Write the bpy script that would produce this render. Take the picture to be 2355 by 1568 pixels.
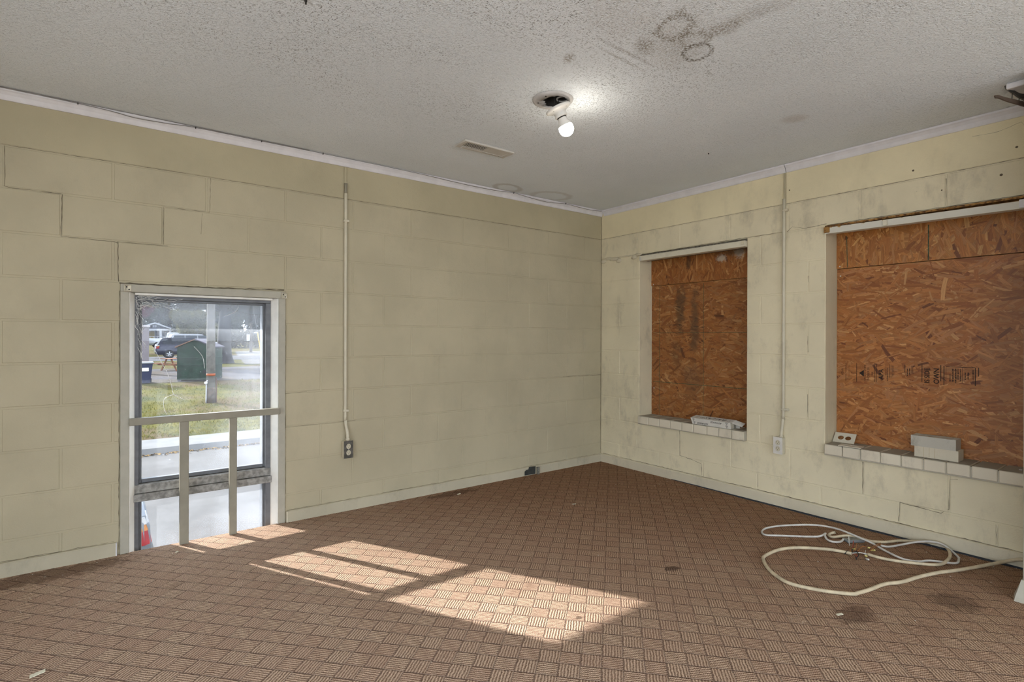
import bpy, bmesh, math, random
from mathutils import Vector, Matrix
random.seed(7)
for o in list(bpy.data.objects): bpy.data.objects.remove(o)
scene = bpy.context.scene
COL = scene.collection

# ---------------------------------------------------------------- camera
cam_d = bpy.data.cameras.new('camera'); cam = bpy.data.objects.new('camera', cam_d); COL.objects.link(cam)
cam_d.sensor_width = 36.0; cam_d.lens = 1237.88 / 2355 * 36.0
cam_d.shift_y = -(784 - 776.92) / 2355; cam_d.clip_start = 0.02; cam_d.clip_end = 600
RX = Vector((0.798429, -0.602082, 0.002987)); UP = Vector((-0.001475, 0.003005, 0.999994)); FW = Vector((0.602087, 0.798429, -0.001511))
M = Matrix.Identity(4)
for i, v in enumerate((RX, UP, -FW)):
    for j in range(3): M[j][i] = v[j]
M.translation = Vector((-3.45262, -3.28562, 1.077))
cam.matrix_world = M
scene.camera = cam

# ---------------------------------------------------------------- sky, sun, exposure
world = bpy.data.worlds.new('sky'); scene.world = world; world.use_nodes = True
wn = world.node_tree.nodes; bg = wn['Background']
bg.inputs['Color'].default_value = (0.80, 0.89, 1.0, 1); bg.inputs['Strength'].default_value = 4.1
sun_d = bpy.data.lights.new('sun', 'SUN'); sun_d.energy = 11.5; sun_d.angle = math.radians(0.6); sun_d.color = (1.0, 0.975, 0.93)
sun = bpy.data.objects.new('sun', sun_d); COL.objects.link(sun)
sun.rotation_euler = Vector((0.94, -1.76, -1.0)).to_track_quat('-Z', 'Y').to_euler(); sun.location = (-10, 20, 12)
vs = scene.view_settings
vs.view_transform = 'Standard'; vs.look = 'None'; vs.exposure = 0.38; vs.gamma = 1.0; vs.use_curve_mapping = False

# ---------------------------------------------------------------- helpers
class MB:
    """collects geometry in world coordinates, builds ONE mesh object"""
    def __init__(s): s.v = []; s.f = []; s.sm = []
    def add(s, vs_, fs, smooth=False):
        o = len(s.v); s.v += [tuple(p) for p in vs_]
        for f in fs: s.f.append(tuple(i + o for i in f)); s.sm.append(smooth)
        return s
    def box(s, x0, x1, y0, y1, z0, z1):
        a = [(x0,y0,z0),(x1,y0,z0),(x1,y1,z0),(x0,y1,z0),(x0,y0,z1),(x1,y0,z1),(x1,y1,z1),(x0,y1,z1)]
        return s.add(a, [(0,3,2,1),(4,5,6,7),(0,1,5,4),(1,2,6,5),(2,3,7,6),(3,0,4,7)])
    def bbox(s, x0, x1, y0, y1, z0, z1, b=0.004):
        """box with chamfered edges"""
        bm = bmesh.new(); bmesh.ops.create_cube(bm, size=1)
        for v in bm.verts:
            v.co = Vector(((x0+x1)/2 + v.co.x*(x1-x0), (y0+y1)/2 + v.co.y*(y1-y0), (z0+z1)/2 + v.co.z*(z1-z0)))
        bmesh.ops.bevel(bm, geom=list(bm.edges), offset=b, segments=1, affect='EDGES')
        return s.bm(bm)
    def bm(s, bm, mat=None, smooth=False):
        bm.verts.ensure_lookup_table(); bm.verts.index_update()
        vs_ = [(mat @ v.co if mat else v.co) for v in bm.verts]
        s.add(vs_, [[v.index for v in f.verts] for f in bm.faces], smooth); bm.free(); return s
    def xbox(s, c, sx, sy, sz, rot, b=0.0):
        """rotated box about centre c; rot = Matrix 3x3"""
        bm = bmesh.new(); bmesh.ops.create_cube(bm, size=1)
        for v in bm.verts: v.co = Vector((v.co.x*sx, v.co.y*sy, v.co.z*sz))
        if b: bmesh.ops.bevel(bm, geom=list(bm.edges), offset=b, segments=1, affect='EDGES')
        return s.bm(bm, Matrix.Translation(Vector(c)) @ rot.to_4x4())
    def tube(s, pts, r, n=8, cap=True, smooth=True, closed=False):
        pts = [Vector(p) for p in pts]; N = len(pts)
        rs = r if isinstance(r, (list, tuple)) else [r]*N
        o = len(s.v); prev = None
        for i, p in enumerate(pts):
            t = (pts[min(i+1, N-1)] - pts[max(i-1, 0)])
            if t.length < 1e-9: t = Vector((0,0,1))
            t.normalize()
            if prev is None:
                a = Vector((0,0,1)) if abs(t.z) < 0.9 else Vector((1,0,0))
                nx = t.cross(a).normalized()
            else:
                nx = (prev - t * prev.dot(t))
                nx = nx.normalized() if nx.length > 1e-6 else t.orthogonal().normalized()
            prev = nx; ny = t.cross(nx)
            for k in range(n):
                an = 2*math.pi*k/n
                s.v.append(tuple(p + (nx*math.cos(an) + ny*math.sin(an))*rs[i]))
        for i in range(N-1):
            for k in range(n):
                s.f.append((o+i*n+k, o+i*n+(k+1)%n, o+(i+1)*n+(k+1)%n, o+(i+1)*n+k)); s.sm.append(smooth)
        if cap:
            s.f.append(tuple(o+k for k in reversed(range(n)))); s.sm.append(False)
            s.f.append(tuple(o+(N-1)*n+k for k in range(n))); s.sm.append(False)
        return s
    def lathe(s, prof, c, axis=(0,0,1), n=24, smooth=True):
        """prof: list of (radius, height along axis)"""
        ax = Vector(axis).normalized(); e1 = ax.orthogonal().normalized(); e2 = ax.cross(e1); c = Vector(c); o = len(s.v)
        for r, h in prof:
            for k in range(n):
                an = 2*math.pi*k/n
                s.v.append(tuple(c + ax*h + (e1*math.cos(an) + e2*math.sin(an))*max(r, 1e-5)))
        for i in range(len(prof)-1):
            for k in range(n):
                s.f.append((o+i*n+k, o+i*n+(k+1)%n, o+(i+1)*n+(k+1)%n, o+(i+1)*n+k)); s.sm.append(smooth)
        return s
    def prism(s, poly, origin, e1, e2, depth):
        """poly [(a,b)] in plane origin+a*e1+b*e2 extruded by vector depth"""
        origin, e1, e2, depth = Vector(origin), Vector(e1), Vector(e2), Vector(depth); n = len(poly)
        a = [origin + e1*p + e2*q for p, q in poly]; b = [p + depth for p in a]
        return s.add(a + b, [tuple(reversed(range(n))), tuple(range(n, 2*n))] + [(i, (i+1) % n, n+(i+1) % n, n+i) for i in range(n)])
    def build(s, name, mat, parent=None, fixn=True):
        org = Vector((0,0,0)); p = parent
        while p is not None: org += p.location; p = p.parent
        me = bpy.data.meshes.new(name)
        me.from_pydata([(v[0]-org.x, v[1]-org.y, v[2]-org.z) for v in s.v], [], s.f)
        me.polygons.foreach_set('use_smooth', s.sm)
        me.update()
        if fixn:
            bm = bmesh.new(); bm.from_mesh(me); bmesh.ops.recalc_face_normals(bm, faces=bm.faces); bm.to_mesh(me); bm.free()
        if mat: me.materials.append(mat)
        o = bpy.data.objects.new(name, me); COL.objects.link(o)
        if parent is not None: o.parent = parent
        return o

def tag(o, label=None, cat=None, group=None, kind=None):
    if label: o['label'] = label
    if cat: o['category'] = cat
    if group: o['group'] = group
    if kind: o['kind'] = kind
    return o
def thing(name, loc, label, cat, group=None):
    e = bpy.data.objects.new(name, None); e.empty_display_size = 0.05; e.location = loc; COL.objects.link(e)
    return tag(e, label, cat, group)
def struct(name, loc=(0,0,0), label=None):
    e = bpy.data.objects.new(name, None); e.location = loc; COL.objects.link(e); return tag(e, label, None, None, 'structure')
def smooth_path(pts, sub=5, closed=False):
    """Catmull-Rom through pts"""
    P = [Vector(p) for p in pts]; out = []
    for i in range(len(P)-1):
        p0, p1, p2, p3 = P[max(i-1,0)], P[i], P[i+1], P[min(i+2, len(P)-1)]
        for k in range(sub):
            t = k/sub
            out.append(0.5*((2*p1) + (p2-p0)*t + (2*p0-5*p1+4*p2-p3)*t*t + (3*p1-p0-3*p2+p3)*t*t*t))
    out.append(P[-1]); return out
def text_mesh(name, body, size, mat, parent, origin, ex, ey, align='CENTER', shear=0.0, thick=0.0, sx=1.0):
    """flat lettering: text in the plane origin + ex*a + ey*b"""
    c = bpy.data.curves.new('t', 'FONT'); c.body = body; c.size = size; c.align_x = align; c.align_y = 'CENTER'; c.shear = shear; c.resolution_u = 3; c.offset = thick
    t = bpy.data.objects.new('t', c); COL.objects.link(t)
    dg = bpy.context.evaluated_depsgraph_get(); me = bpy.data.meshes.new_from_object(t.evaluated_get(dg))
    bpy.data.objects.remove(t); bpy.data.curves.remove(c)
    org = Vector((0,0,0)); p = parent
    while p is not None: org += p.location; p = p.parent
    ex, ey, origin = Vector(ex), Vector(ey), Vector(origin)
    for v in me.vertices: v.co = origin - org + ex*v.co.x*sx + ey*v.co.y
    me.materials.clear(); me.materials.append(mat); me.name = name
    o = bpy.data.objects.new(name, me); COL.objects.link(o); o.parent = parent; return o

# ---------------------------------------------------------------- materials
class NT:
    def __init__(s, name):
        s.m = bpy.data.materials.new(name); s.m.use_nodes = True; s.t = s.m.node_tree; s.n = s.t.nodes; s.b = s.n['Principled BSDF']; s.out = s.n['Material Output']
    def new(s, typ, **kw):
        n = s.n.new(typ)
        for k, v in kw.items(): setattr(n, k, v)
        return n
    def link(s, a, b): s.t.links.new(a, b)
    def _in(s, node, i, v):
        if v is None: return
        if hasattr(v, 'is_output'): s.link(v, node.inputs[i])
        else: node.inputs[i].default_value = v
    def math(s, op, a, b=None, c=None, clamp=False):
        n = s.new('ShaderNodeMath', operation=op); n.use_clamp = clamp
        s._in(n, 0, a); s._in(n, 1, b); s._in(n, 2, c); return n.outputs[0]
    def vmath(s, op, a, b=None):
        n = s.new('ShaderNodeVectorMath', operation=op); s._in(n, 0, a); s._in(n, 1, b); return n
    def pos(s): return s.new('ShaderNodeNewGeometry').outputs['Position']
    def obj(s): return s.new('ShaderNodeTexCoord').outputs['Object']
    def mapping(s, vec, scale=(1,1,1), rot=(0,0,0), loc=(0,0,0)):
        n = s.new('ShaderNodeMapping'); s.link(vec, n.inputs[0]); n.inputs['Scale'].default_value = scale; n.inputs['Rotation'].default_value = rot; n.inputs['Location'].default_value = loc; return n.outputs[0]
    def noise(s, vec, scale, detail=3, rough=0.55, dist=0.0):
        n = s.new('ShaderNodeTexNoise'); s._in(n, 'Vector', vec); n.inputs['Scale'].default_value = scale; n.inputs['Detail'].default_value = detail; n.inputs['Roughness'].default_value = rough; n.inputs['Distortion'].default_value = dist; return n.outputs['Fac']
    def voro(s, vec, scale, feature='F1'):
        n = s.new('ShaderNodeTexVoronoi', feature=feature); s._in(n, 'Vector', vec); n.inputs['Scale'].default_value = scale; return n
    def rng(s, v, a, b, c=0.0, d=1.0, smooth=True):
        n = s.new('ShaderNodeMapRange'); n.interpolation_type = 'SMOOTHSTEP' if smooth else 'LINEAR'
        s.link(v, n.inputs[0]); n.inputs[1].default_value = a; n.inputs[2].default_value = b; n.inputs[3].default_value = c; n.inputs[4].default_value = d; return n.outputs[0]
    def mix(s, fac, a, b, mode='MIX'):
        n = s.new('ShaderNodeMix', data_type='RGBA', blend_type=mode)
        s._in(n, 0, fac)
        for i, v in ((6, a), (7, b)):
            if hasattr(v, 'is_output'): s.link(v, n.inputs[i])
            else: n.inputs[i].default_value = (*v[:3], 1)
        return n.outputs[2]
    def bump(s, h, strength=0.3, dist=0.01, normal=None):
        n = s.new('ShaderNodeBump'); s.link(h, n.inputs['Height']); n.inputs['Strength'].default_value = strength; n.inputs['Distance'].default_value = dist
        if normal: s.link(normal, n.inputs['Normal'])
        s.link(n.outputs[0], s.b.inputs['Normal']); return n.outputs[0]
    def col(s, c):
        if hasattr(c, 'is_output'): s.link(c, s.b.inputs['Base Color'])
        else: s.b.inputs['Base Color'].default_value = (*c[:3], 1)
    def set(s, rough=0.6, metal=0.0, spec=0.3):
        s.b.inputs['Roughness'].default_value = rough; s.b.inputs['Metallic'].default_value = metal; s.b.inputs['Specular IOR Level'].default_value = spec
        return s
def flat(name, c, rough=0.6, metal=0.0, spec=0.3, var=0.12, scale=18.0, bump=0.0):
    """plain paint / plastic / metal with a little procedural variation"""
    t = NT(name).set(rough, metal, spec); n = t.noise(t.pos(), scale, 4)
    f = t.rng(n, 0.3, 0.7, 0, 1); t.col(t.mix(f, [x*(1-var) for x in c], [min(1, x*(1+var)) for x in c]))
    if bump: t.bump(t.noise(t.pos(), scale*6, 3), bump, 0.002)
    return t.m

def painted_block(name, c, dirt, speck):
    """cream paint over concrete block; smudges and specks of dirt"""
    t = NT(name).set(0.62, 0, 0.3); p = t.pos()
    big = t.rng(t.noise(p, 2.2, 4), 0.32, 0.68); c2 = t.mix(big, [x*0.93 for x in c], [min(1, x*1.05) for x in c])
    sm = t.rng(t.noise(t.mapping(p, (1,1,0.55), loc=(3,1,5)), 6.5, 8, 0.70), 0.50, 0.74, 0, dirt)
    c3 = t.mix(sm, c2, (0.20, 0.175, 0.135))
    sp = t.rng(t.noise(p, 95, 2, 0.5), 0.74, 0.80, 0, 1)
    msk = t.rng(t.noise(p, 3.1, 3), 0.47, 0.66, 0, speck)
    c4 = t.mix(t.math('MULTIPLY', sp, msk), c3, (0.13, 0.11, 0.08)); t.col(c4)
    h = t.math('ADD', t.noise(p, 140, 3, 0.6), t.math('MULTIPLY', t.noise(p, 22, 3), 2.0)); t.bump(h, 0.28, 0.004)
    return t.m

M_wall = painted_block('cream_block_paint_dimmed', (0.47, 0.415, 0.285), 0.12, 0.55)  # same cream as the other wall; backlit dimness put into the colour
M_wallR = painted_block('soiled_block_paint_lit', (0.73, 0.65, 0.455), 0.36, 0.9)  # same paint lightened for the stronger light there; the soiling is real dirt
M_beam = painted_block('cream_beam_paint_dimmed', (0.455, 0.40, 0.265), 0.10, 0.3)  # beam paint darkened along with the backlit wall
M_beamR = painted_block('soiled_beam_paint_lit', (0.76, 0.67, 0.445), 0.14, 0.4)  # beam paint lightened along with the better lit wall; soiling is dirt
M_jamb = painted_block('grey_white_jamb_paint', (0.60, 0.58, 0.51), 0.45, 0.6)
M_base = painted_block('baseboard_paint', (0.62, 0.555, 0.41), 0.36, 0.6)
M_baseL = painted_block('baseboard_paint_dimmed', (0.50, 0.45, 0.33), 0.40, 0.6)  # darker copy of the baseboard paint; dimmer light put into the colour
M_white = flat('white_trim_paint', (0.70, 0.68, 0.69), 0.5, var=0.05)
M_casing = flat('casing_paint', (0.42, 0.395, 0.32), 0.5, var=0.06)
M_cream = flat('cream_gloss_paint', (0.66, 0.61, 0.48), 0.42, var=0.06)
M_bead = flat('white_bead_paint', (0.88, 0.865, 0.80), 0.4, var=0.04)
M_rail = flat('tan_rail_paint', (0.29, 0.265, 0.205), 0.45, var=0.06)
M_crack = flat('crack_dark', (0.12, 0.095, 0.065), 0.9)
M_black = flat('black', (0.012, 0.012, 0.012), 0.7)

def carpet():
    t = NT('brown_basketweave_carpet').set(0.95, 0, 0.05); p = t.pos()
    A = math.radians(42.34); S = 1/0.0695
    q = t.mapping(p, (S, S, 1), (0, 0, 0)); 
    rot = t.new('ShaderNodeVectorRotate', rotation_type='Z_AXIS'); t.link(q, rot.inputs['Vector']); rot.inputs['Angle'].default_value = -A
    wob = t.vmath('ADD', rot.outputs[0]); 
    nz = t.new('ShaderNodeTexNoise'); t.link(p, nz.inputs['Vector']); nz.inputs['Scale'].default_value = 55; nz.inputs['Detail'].default_value = 2
    ctr = t.vmath('SUBTRACT', nz.outputs['Color'], (0.5, 0.5, 0.5)); sc = t.vmath('MULTIPLY', ctr.outputs[0], (0.11, 0.11, 0))
    t.link(sc.outputs[0], wob.inputs[1])
    sep = t.new('ShaderNodeSeparateXYZ'); t.link(wob.outputs[0], sep.inputs[0]); X, Y = sep.outputs[0], sep.outputs[1]
    fx, fy = t.math('FRACT', X), t.math('FRACT', Y); cx, cy = t.math('FLOOR', X), t.math('FLOOR', Y)
    chk = t.math('FLOORED_MODULO', t.math('ADD', cx, cy), 2.0)
    r = t.math('ADD', t.math('MULTIPLY', fx, chk), t.math('MULTIPLY', fy, t.math('SUBTRACT', 1.0, chk)))
    wv = t.math('ADD', t.math('MULTIPLY', t.math('SINE', t.math('MULTIPLY', r, 2*math.pi*7)), 0.5), 0.5)
    def edge(f, w): 
        d = t.math('MINIMUM', f, t.math('SUBTRACT', 1.0, f)); return t.rng(d, w*0.35, w, 1, 0)
    gap = t.math('MAXIMUM', edge(fx, 0.060), t.math('MULTIPLY', edge(fy, 0.045), 0.75))
    r2 = t.math('ADD', t.math('MULTIPLY', fy, chk), t.math('MULTIPLY', fx, t.math('SUBTRACT', 1.0, chk)))
    lp = t.math('ADD', t.math('MULTIPLY', t.math('SINE', t.math('ADD', t.math('MULTIPLY', r2, 2*math.pi*11), t.math('MULTIPLY', r, 37.0))), 0.5), 0.5)
    fib = t.math('ADD', t.math('MULTIPLY', t.rng(t.noise(p, 230, 3, 0.6), 0.3, 0.7), 0.62), t.math('MULTIPLY', lp, 0.38))
    lum = t.math('MULTIPLY', t.math('ADD', t.math('MULTIPLY', wv, 0.50), t.math('MULTIPLY', fib, 0.62)), 1.0)
    cc = t.mix(t.rng(lum, 0.18, 0.98, 0, 1, False), (0.135, 0.070, 0.041), (0.83, 0.61, 0.44))
    wn = t.new('ShaderNodeTexWhiteNoise', noise_dimensions='2D'); cmb = t.new('ShaderNodeCombineXYZ'); t.link(cx, cmb.inputs[0]); t.link(cy, cmb.inputs[1]); t.link(cmb.outputs[0], wn.inputs['Vector'])
    cc = t.mix(t.math('MULTIPLY', wn.outputs['Value'], 0.30), cc, (0.36, 0.20, 0.14))
    cc = t.mix(t.math('MULTIPLY', gap, 0.55), cc, (0.10, 0.062, 0.055))
    # worn grey foreground, and light falling off towards the corner painted into the colour
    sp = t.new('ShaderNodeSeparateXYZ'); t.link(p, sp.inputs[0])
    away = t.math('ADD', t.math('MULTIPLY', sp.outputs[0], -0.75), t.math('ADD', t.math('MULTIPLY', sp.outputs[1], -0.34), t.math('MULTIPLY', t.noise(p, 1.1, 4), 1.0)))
    wear_and_falloff = t.rng(away, 0.9, 3.4, 0.0, 1.0)
    cc = t.mix(1.0, cc, t.mix(wear_and_falloff, (0.66, 0.56, 0.47), (1.06, 1.09, 1.12)), 'MULTIPLY')
    st = t.rng(t.noise(t.mapping(p, loc=(4.2, 7.7, 0)), 3.4, 5, 0.6), 0.60, 0.76, 0, 0.55); cc = t.mix(st, cc, (0.20, 0.115, 0.075))
    def spot(cc, x, y, rx, ry, c, f):
        f *= 0.75
        sv = t.vmath('MULTIPLY', t.vmath('SUBTRACT', p, (x, y, 0)).outputs[0], (1/rx, 1/ry, 0)); ln = t.vmath('LENGTH', sv.outputs[0]).outputs['Value']
        ln = t.math('ADD', ln, t.math('MULTIPLY', t.math('SUBTRACT', t.noise(p, 30, 3), 0.5), 1.6))
        return t.mix(t.rng(ln, 0.55, 1.0, f, 0), cc, c)
    cc = spot(cc, -1.348, -1.735, 0.045, 0.03, (0.03, 0.015, 0.01), 0.85)
    cc = spot(cc, -2.001, -1.792, 0.016, 0.016, (0.03, 0.02, 0.015), 0.8)
    cc = spot(cc, -1.12, -2.42, 0.12, 0.07, (0.07, 0.035, 0.022), 0.7)
    cc = spot(cc, -0.68, -2.62, 0.10, 0.10, (0.05, 0.03, 0.02), 0.6)
    cc = spot(cc, -3.7, -0.10, 0.45, 0.10, (0.08, 0.04, 0.022), 0.7)
    cc = spot(cc, -1.55, -0.09, 0.25, 0.06, (0.06, 0.03, 0.02), 0.7)
    t.col(cc)
    h = t.math('SUBTRACT', t.math('ADD', t.math('MULTIPLY', wv, 0.7), t.math('MULTIPLY', fib, 0.5)), t.math('MULTIPLY', gap, 1.2))
    t.bump(h, 0.75, 0.004)
    return t.m
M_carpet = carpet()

def ceiling_mat():
    t = NT('stippled_ceiling').set(0.9, 0, 0.1); p = t.pos()
    base = t.mix(t.rng(t.noise(p, 1.3, 3), 0.35, 0.65), (0.765, 0.805, 0.835), (0.815, 0.855, 0.885))
    # short dark flecks of mould in the stipple, denser towards the middle of the room
    w1 = t.noise(t.mapping(p, (260, 700, 1), (0, 0, 0.55)), 0.32, 2, 0.5); w2 = t.noise(t.mapping(p, (700, 260, 1), (0, 0, 0.2), (9, 4, 0)), 0.30, 2, 0.5)
    fl = t.math('MAXIMUM', t.rng(w1, 0.61, 0.67), t.rng(w2, 0.62, 0.68))
    sep = t.new('ShaderNodeSeparateXYZ'); t.link(p, sep.inputs[0])
    dens = t.math('MULTIPLY', t.rng(sep.outputs[1], -0.35, -1.25, 0.03, 1.0), t.rng(sep.outputs[0], -0.95, -1.65, 0.06, 1.0))
    dens = t.math('MULTIPLY', dens, t.rng(t.noise(p, 2.6, 4), 0.36, 0.62, 0.15, 1.0))
    base = t.mix(t.math('MULTIPLY', fl, t.math('MULTIPLY', dens, 0.70)), base, (0.11, 0.10, 0.085))
    wobble = t.math('SUBTRACT', t.noise(p, 17, 6, 0.7), 0.5); grit = t.rng(t.noise(p, 120, 3, 0.6), 0.40, 0.60, 0.08, 1.0)
    def el(x, y, rx, ry, rot, dist=1.0):
        d = t.vmath('SUBTRACT', p, (x, y, 2.175)); rr = t.new('ShaderNodeVectorRotate', rotation_type='Z_AXIS'); t.link(d.outputs[0], rr.inputs['Vector']); rr.inputs['Angle'].default_value = -rot
        ln = t.vmath('LENGTH', t.vmath('MULTIPLY', rr.outputs[0], (1/rx, 1/ry, 0)).outputs[0]).outputs['Value']
        return t.math('ADD', ln, t.math('MULTIPLY', wobble, dist))
    def ring(base, x, y, rx, ry, rot, w, f, c=(0.20, 0.165, 0.115), dist=0.9, g=True):
        d = t.math('ABSOLUTE', t.math('SUBTRACT', el(x, y, rx, ry, rot, dist), 1.0)); k = t.rng(d, w*0.2, w, f, 0)
        if g: k = t.math('MULTIPLY', k, grit)
        return t.mix(k, base, c)
    def blot(base, x, y, rx, ry, rot, f, c=(0.24, 0.20, 0.15), dist=1.3, g=True):
        k = t.rng(el(x, y, rx, ry, rot, dist), 0.25, 1.05, f, 0)
        if g: k = t.math('MULTIPLY', k, grit)
        return t.mix(k, base, c)
    base = blot(base, -1.80, -2.10, 0.25, 0.15, 0.5, 0.30, (0.36, 0.32, 0.26))
    base = blot(base, -1.72, -2.0, 0.22, 0.15, 0.3, 0.35, (0.33, 0.29, 0.23))
    base = blot(base, -1.83, -1.96, 0.09, 0.05, 0.6, 0.75)
    base = blot(base, -1.71, -2.20, 0.10, 0.06, 1.9, 0.7)
    base = ring(base, -1.845, -2.105, 0.075, 0.055, 0.9, 0.40, 0.75, dist=1.6)
    base = ring(base, -1.638, -2.058, 0.062, 0.050, 0.7, 0.26, 0.9, (0.13, 0.11, 0.08), 0.7)
    base = ring(base, -1.72, -2.10, 0.05, 0.05, 0.7, 0.45, 0.6, dist=1.8)
    base = blot(base, -1.70, -2.33, 0.05, 0.16, 0.25, 0.4)
    base = blot(base, -2.05, -2.03, 0.20, 0.15, 0.4, 0.30, (0.36, 0.30, 0.25))
    base = blot(base, -2.002, -1.728, 0.055, 0.03, 0.9, 0.8)
    base = blot(base, -1.85, -1.892, 0.22, 0.016, 0.02, 0.55, (0.22,0.19,0.15), 0.8)
    base = blot(base, -1.83, -1.846, 0.20, 0.012, 0.05, 0.55, (0.22,0.19,0.15), 0.8)
    base = ring(base, -1.095, -0.10, 0.11, 0.075, 0.2, 0.34, 0.40, (0.38, 0.34, 0.29), 0.5, False)
    base = ring(base, -0.69, -0.12, 0.155, 0.11, -0.2, 0.28, 0.30, (0.40, 0.36, 0.31), 0.45, False)
    base = blot(base, -0.70, -1.98, 0.075, 0.085, 0.8, 0.40, (0.46, 0.41, 0.35), 0.25, False)
    t.col(base)
    h = t.math('ADD', t.math('MULTIPLY', t.noise(p, 105, 3, 0.6), 1.2), t.rng(t.noise(t.mapping(p, loc=(5, 2, 1)), 130, 2), 0.55, 0.66))
    t.bump(h, 0.62, 0.006)
    return t.m
M_ceil = ceiling_mat()

def glass_mat(name, dust):
    """clear pane with a film of dust on it: fresnel reflection over transparency, dust scatters"""
    t = NT(name); p = t.pos(); t.n.remove(t.b)
    tr = t.new('ShaderNodeBsdfTransparent'); tr.inputs[0].default_value = (0.96, 0.97, 0.98, 1)
    gl = t.new('ShaderNodeBsdfGlossy'); gl.inputs['Roughness'].default_value = 0.02
    fr = t.new('ShaderNodeFresnel'); fr.inputs[0].default_value = 1.55
    m1 = t.new('ShaderNodeMixShader'); t.link(t.math('MULTIPLY', fr.outputs[0], 0.34, clamp=True), m1.inputs[0]); t.link(tr.outputs[0], m1.inputs[1]); t.link(gl.outputs[0], m1.inputs[2])
    tl = t.new('ShaderNodeBsdfTranslucent'); tl.inputs[0].default_value = (0.85, 0.90, 1.0, 1)
    df = t.new('ShaderNodeBsdfDiffuse'); df.inputs[0].default_value = (0.7, 0.72, 0.75, 1)
    ds = t.new('ShaderNodeMixShader'); ds.inputs[0].default_value = 0.35; t.link(tl.outputs[0], ds.inputs[1]); t.link(df.outputs[0], ds.inputs[2])
    sep = t.new('ShaderNodeSeparateXYZ'); t.link(p, sep.inputs[0])
    film = t.rng(t.noise(p, 5.5, 5, 0.6), 0.36, 0.70, 0.25, 1.0)
    top = t.rng(sep.outputs[2], 1.06, 1.24, 0.0, 1.0); rt = t.rng(sep.outputs[0], -3.0, -2.75, 0.0, 0.45)
    # a wiped, cleaner arc in the middle of the pane
    d = t.vmath('LENGTH', t.vmath('MULTIPLY', t.vmath('SUBTRACT', p, (-3.12, 0.1, 0.93)).outputs[0], (1/0.23, 0, 1/0.21)).outputs[0]).outputs['Value']
    clean = t.rng(t.math('ADD', d, t.math('MULTIPLY', t.noise(p, 9, 3), 0.3)), 0.85, 1.25, 0.30, 1.0)
    f = t.math('MULTIPLY', t.math('MULTIPLY', t.math('ADD', film, t.math('ADD', t.math('MULTIPLY', top, 6.0), t.math('MULTIPLY', rt, 3.0))), dust), clean)
    spk = t.math('MULTIPLY', t.rng(t.noise(p, 130, 2, 0.5), 0.70, 0.76), 0.35)
    m2 = t.new('ShaderNodeMixShader'); t.link(t.math('ADD', f, t.math('MULTIPLY', spk, dust*14), clamp=True), m2.inputs[0]); t.link(m1.outputs[0], m2.inputs[1]); t.link(ds.outputs[0], m2.inputs[2])
    t.link(m2.outputs[0], t.out.inputs['Surface'])
    return t.m
M_glass = glass_mat('dusty_window_glass', 0.036)
M_glass2 = glass_mat('window_glass', 0.035)
M_alu = flat('dark_aluminium_frame', (0.15, 0.155, 0.165), 0.45, 0.35, var=0.15)
M_alud = flat('dusty_aluminium_rail', (0.28, 0.27, 0.25), 0.7, 0.1, var=0.35, scale=45)

# ================================================================ ROOM SHELL
# corner of the room at the origin; window wall in the plane y=0, boarded wall in the plane x=0, room on the negative side
XW, YB, CZ = -5.2, -6.5, 2.175
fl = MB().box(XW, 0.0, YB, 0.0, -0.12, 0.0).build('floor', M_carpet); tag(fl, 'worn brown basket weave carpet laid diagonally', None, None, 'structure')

# ceiling with the round hole of the lamp's junction box
FXC = (-1.796, -1.414); HR = 0.066
cm = MB(); cm_pts = []
nseg = 32; sq = 0.16
ring = [(FXC[0]+HR*math.cos(2*math.pi*k/nseg), FXC[1]+HR*math.sin(2*math.pi*k/nseg), CZ) for k in range(nseg)]
sqp = []
for k in range(nseg):
    a = 2*math.pi*k/nseg; c, s_ = math.cos(a), math.sin(a); m_ = max(abs(c), abs(s_)); sqp.append((FXC[0]+sq*c/m_, FXC[1]+sq*s_/m_, CZ))
cm.add(ring+sqp, [(k, (k+1) % nseg, nseg+(k+1) % nseg, nseg+k) for k in range(nseg)])
x0, x1, y0, y1 = FXC[0]-sq, FXC[0]+sq, FXC[1]-sq, FXC[1]+sq
for (a, b, c, d) in ((XW, 0.2, YB-0.2, y0), (XW, 0.2, y1, 0.2), (XW, x0, y0, y1), (x1, 0.2, y0, y1)):
    cm.add([(a,c,CZ),(b,c,CZ),(b,d,CZ),(a,d,CZ)], [(3,2,1,0)])
cm.box(XW-0.2, 0.3, YB-0.3, 0.3, CZ+0.13, CZ+0.25)
ceil = cm.build('ceiling', M_ceil, fixn=False); tag(ceil, 'grey stippled ceiling with mould flecks and water stains', None, None, 'structure')

WT = 0.2          # wall thickness
REC = 0.0022      # mortar lies this far behind the block faces
# ---- window wall
wl = MB()
WX0, WX1, WZ0, WZ1 = -3.392, -2.628, -0.45, 1.335
wl.box(XW-WT, WX0, REC, WT, -2.0, CZ+0.15); wl.box(WX1, WT, REC, WT, -2.0, CZ+0.15)
wl.box(WX0, WX1, REC, WT, WZ1, CZ+0.15); wl.box(WX0, WX1, REC, WT, -2.0, WZ0)
wall_l = wl.build('wall_left', M_wall); tag(wall_l, 'cream painted concrete block wall with a low window', None, None, 'structure')
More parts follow.
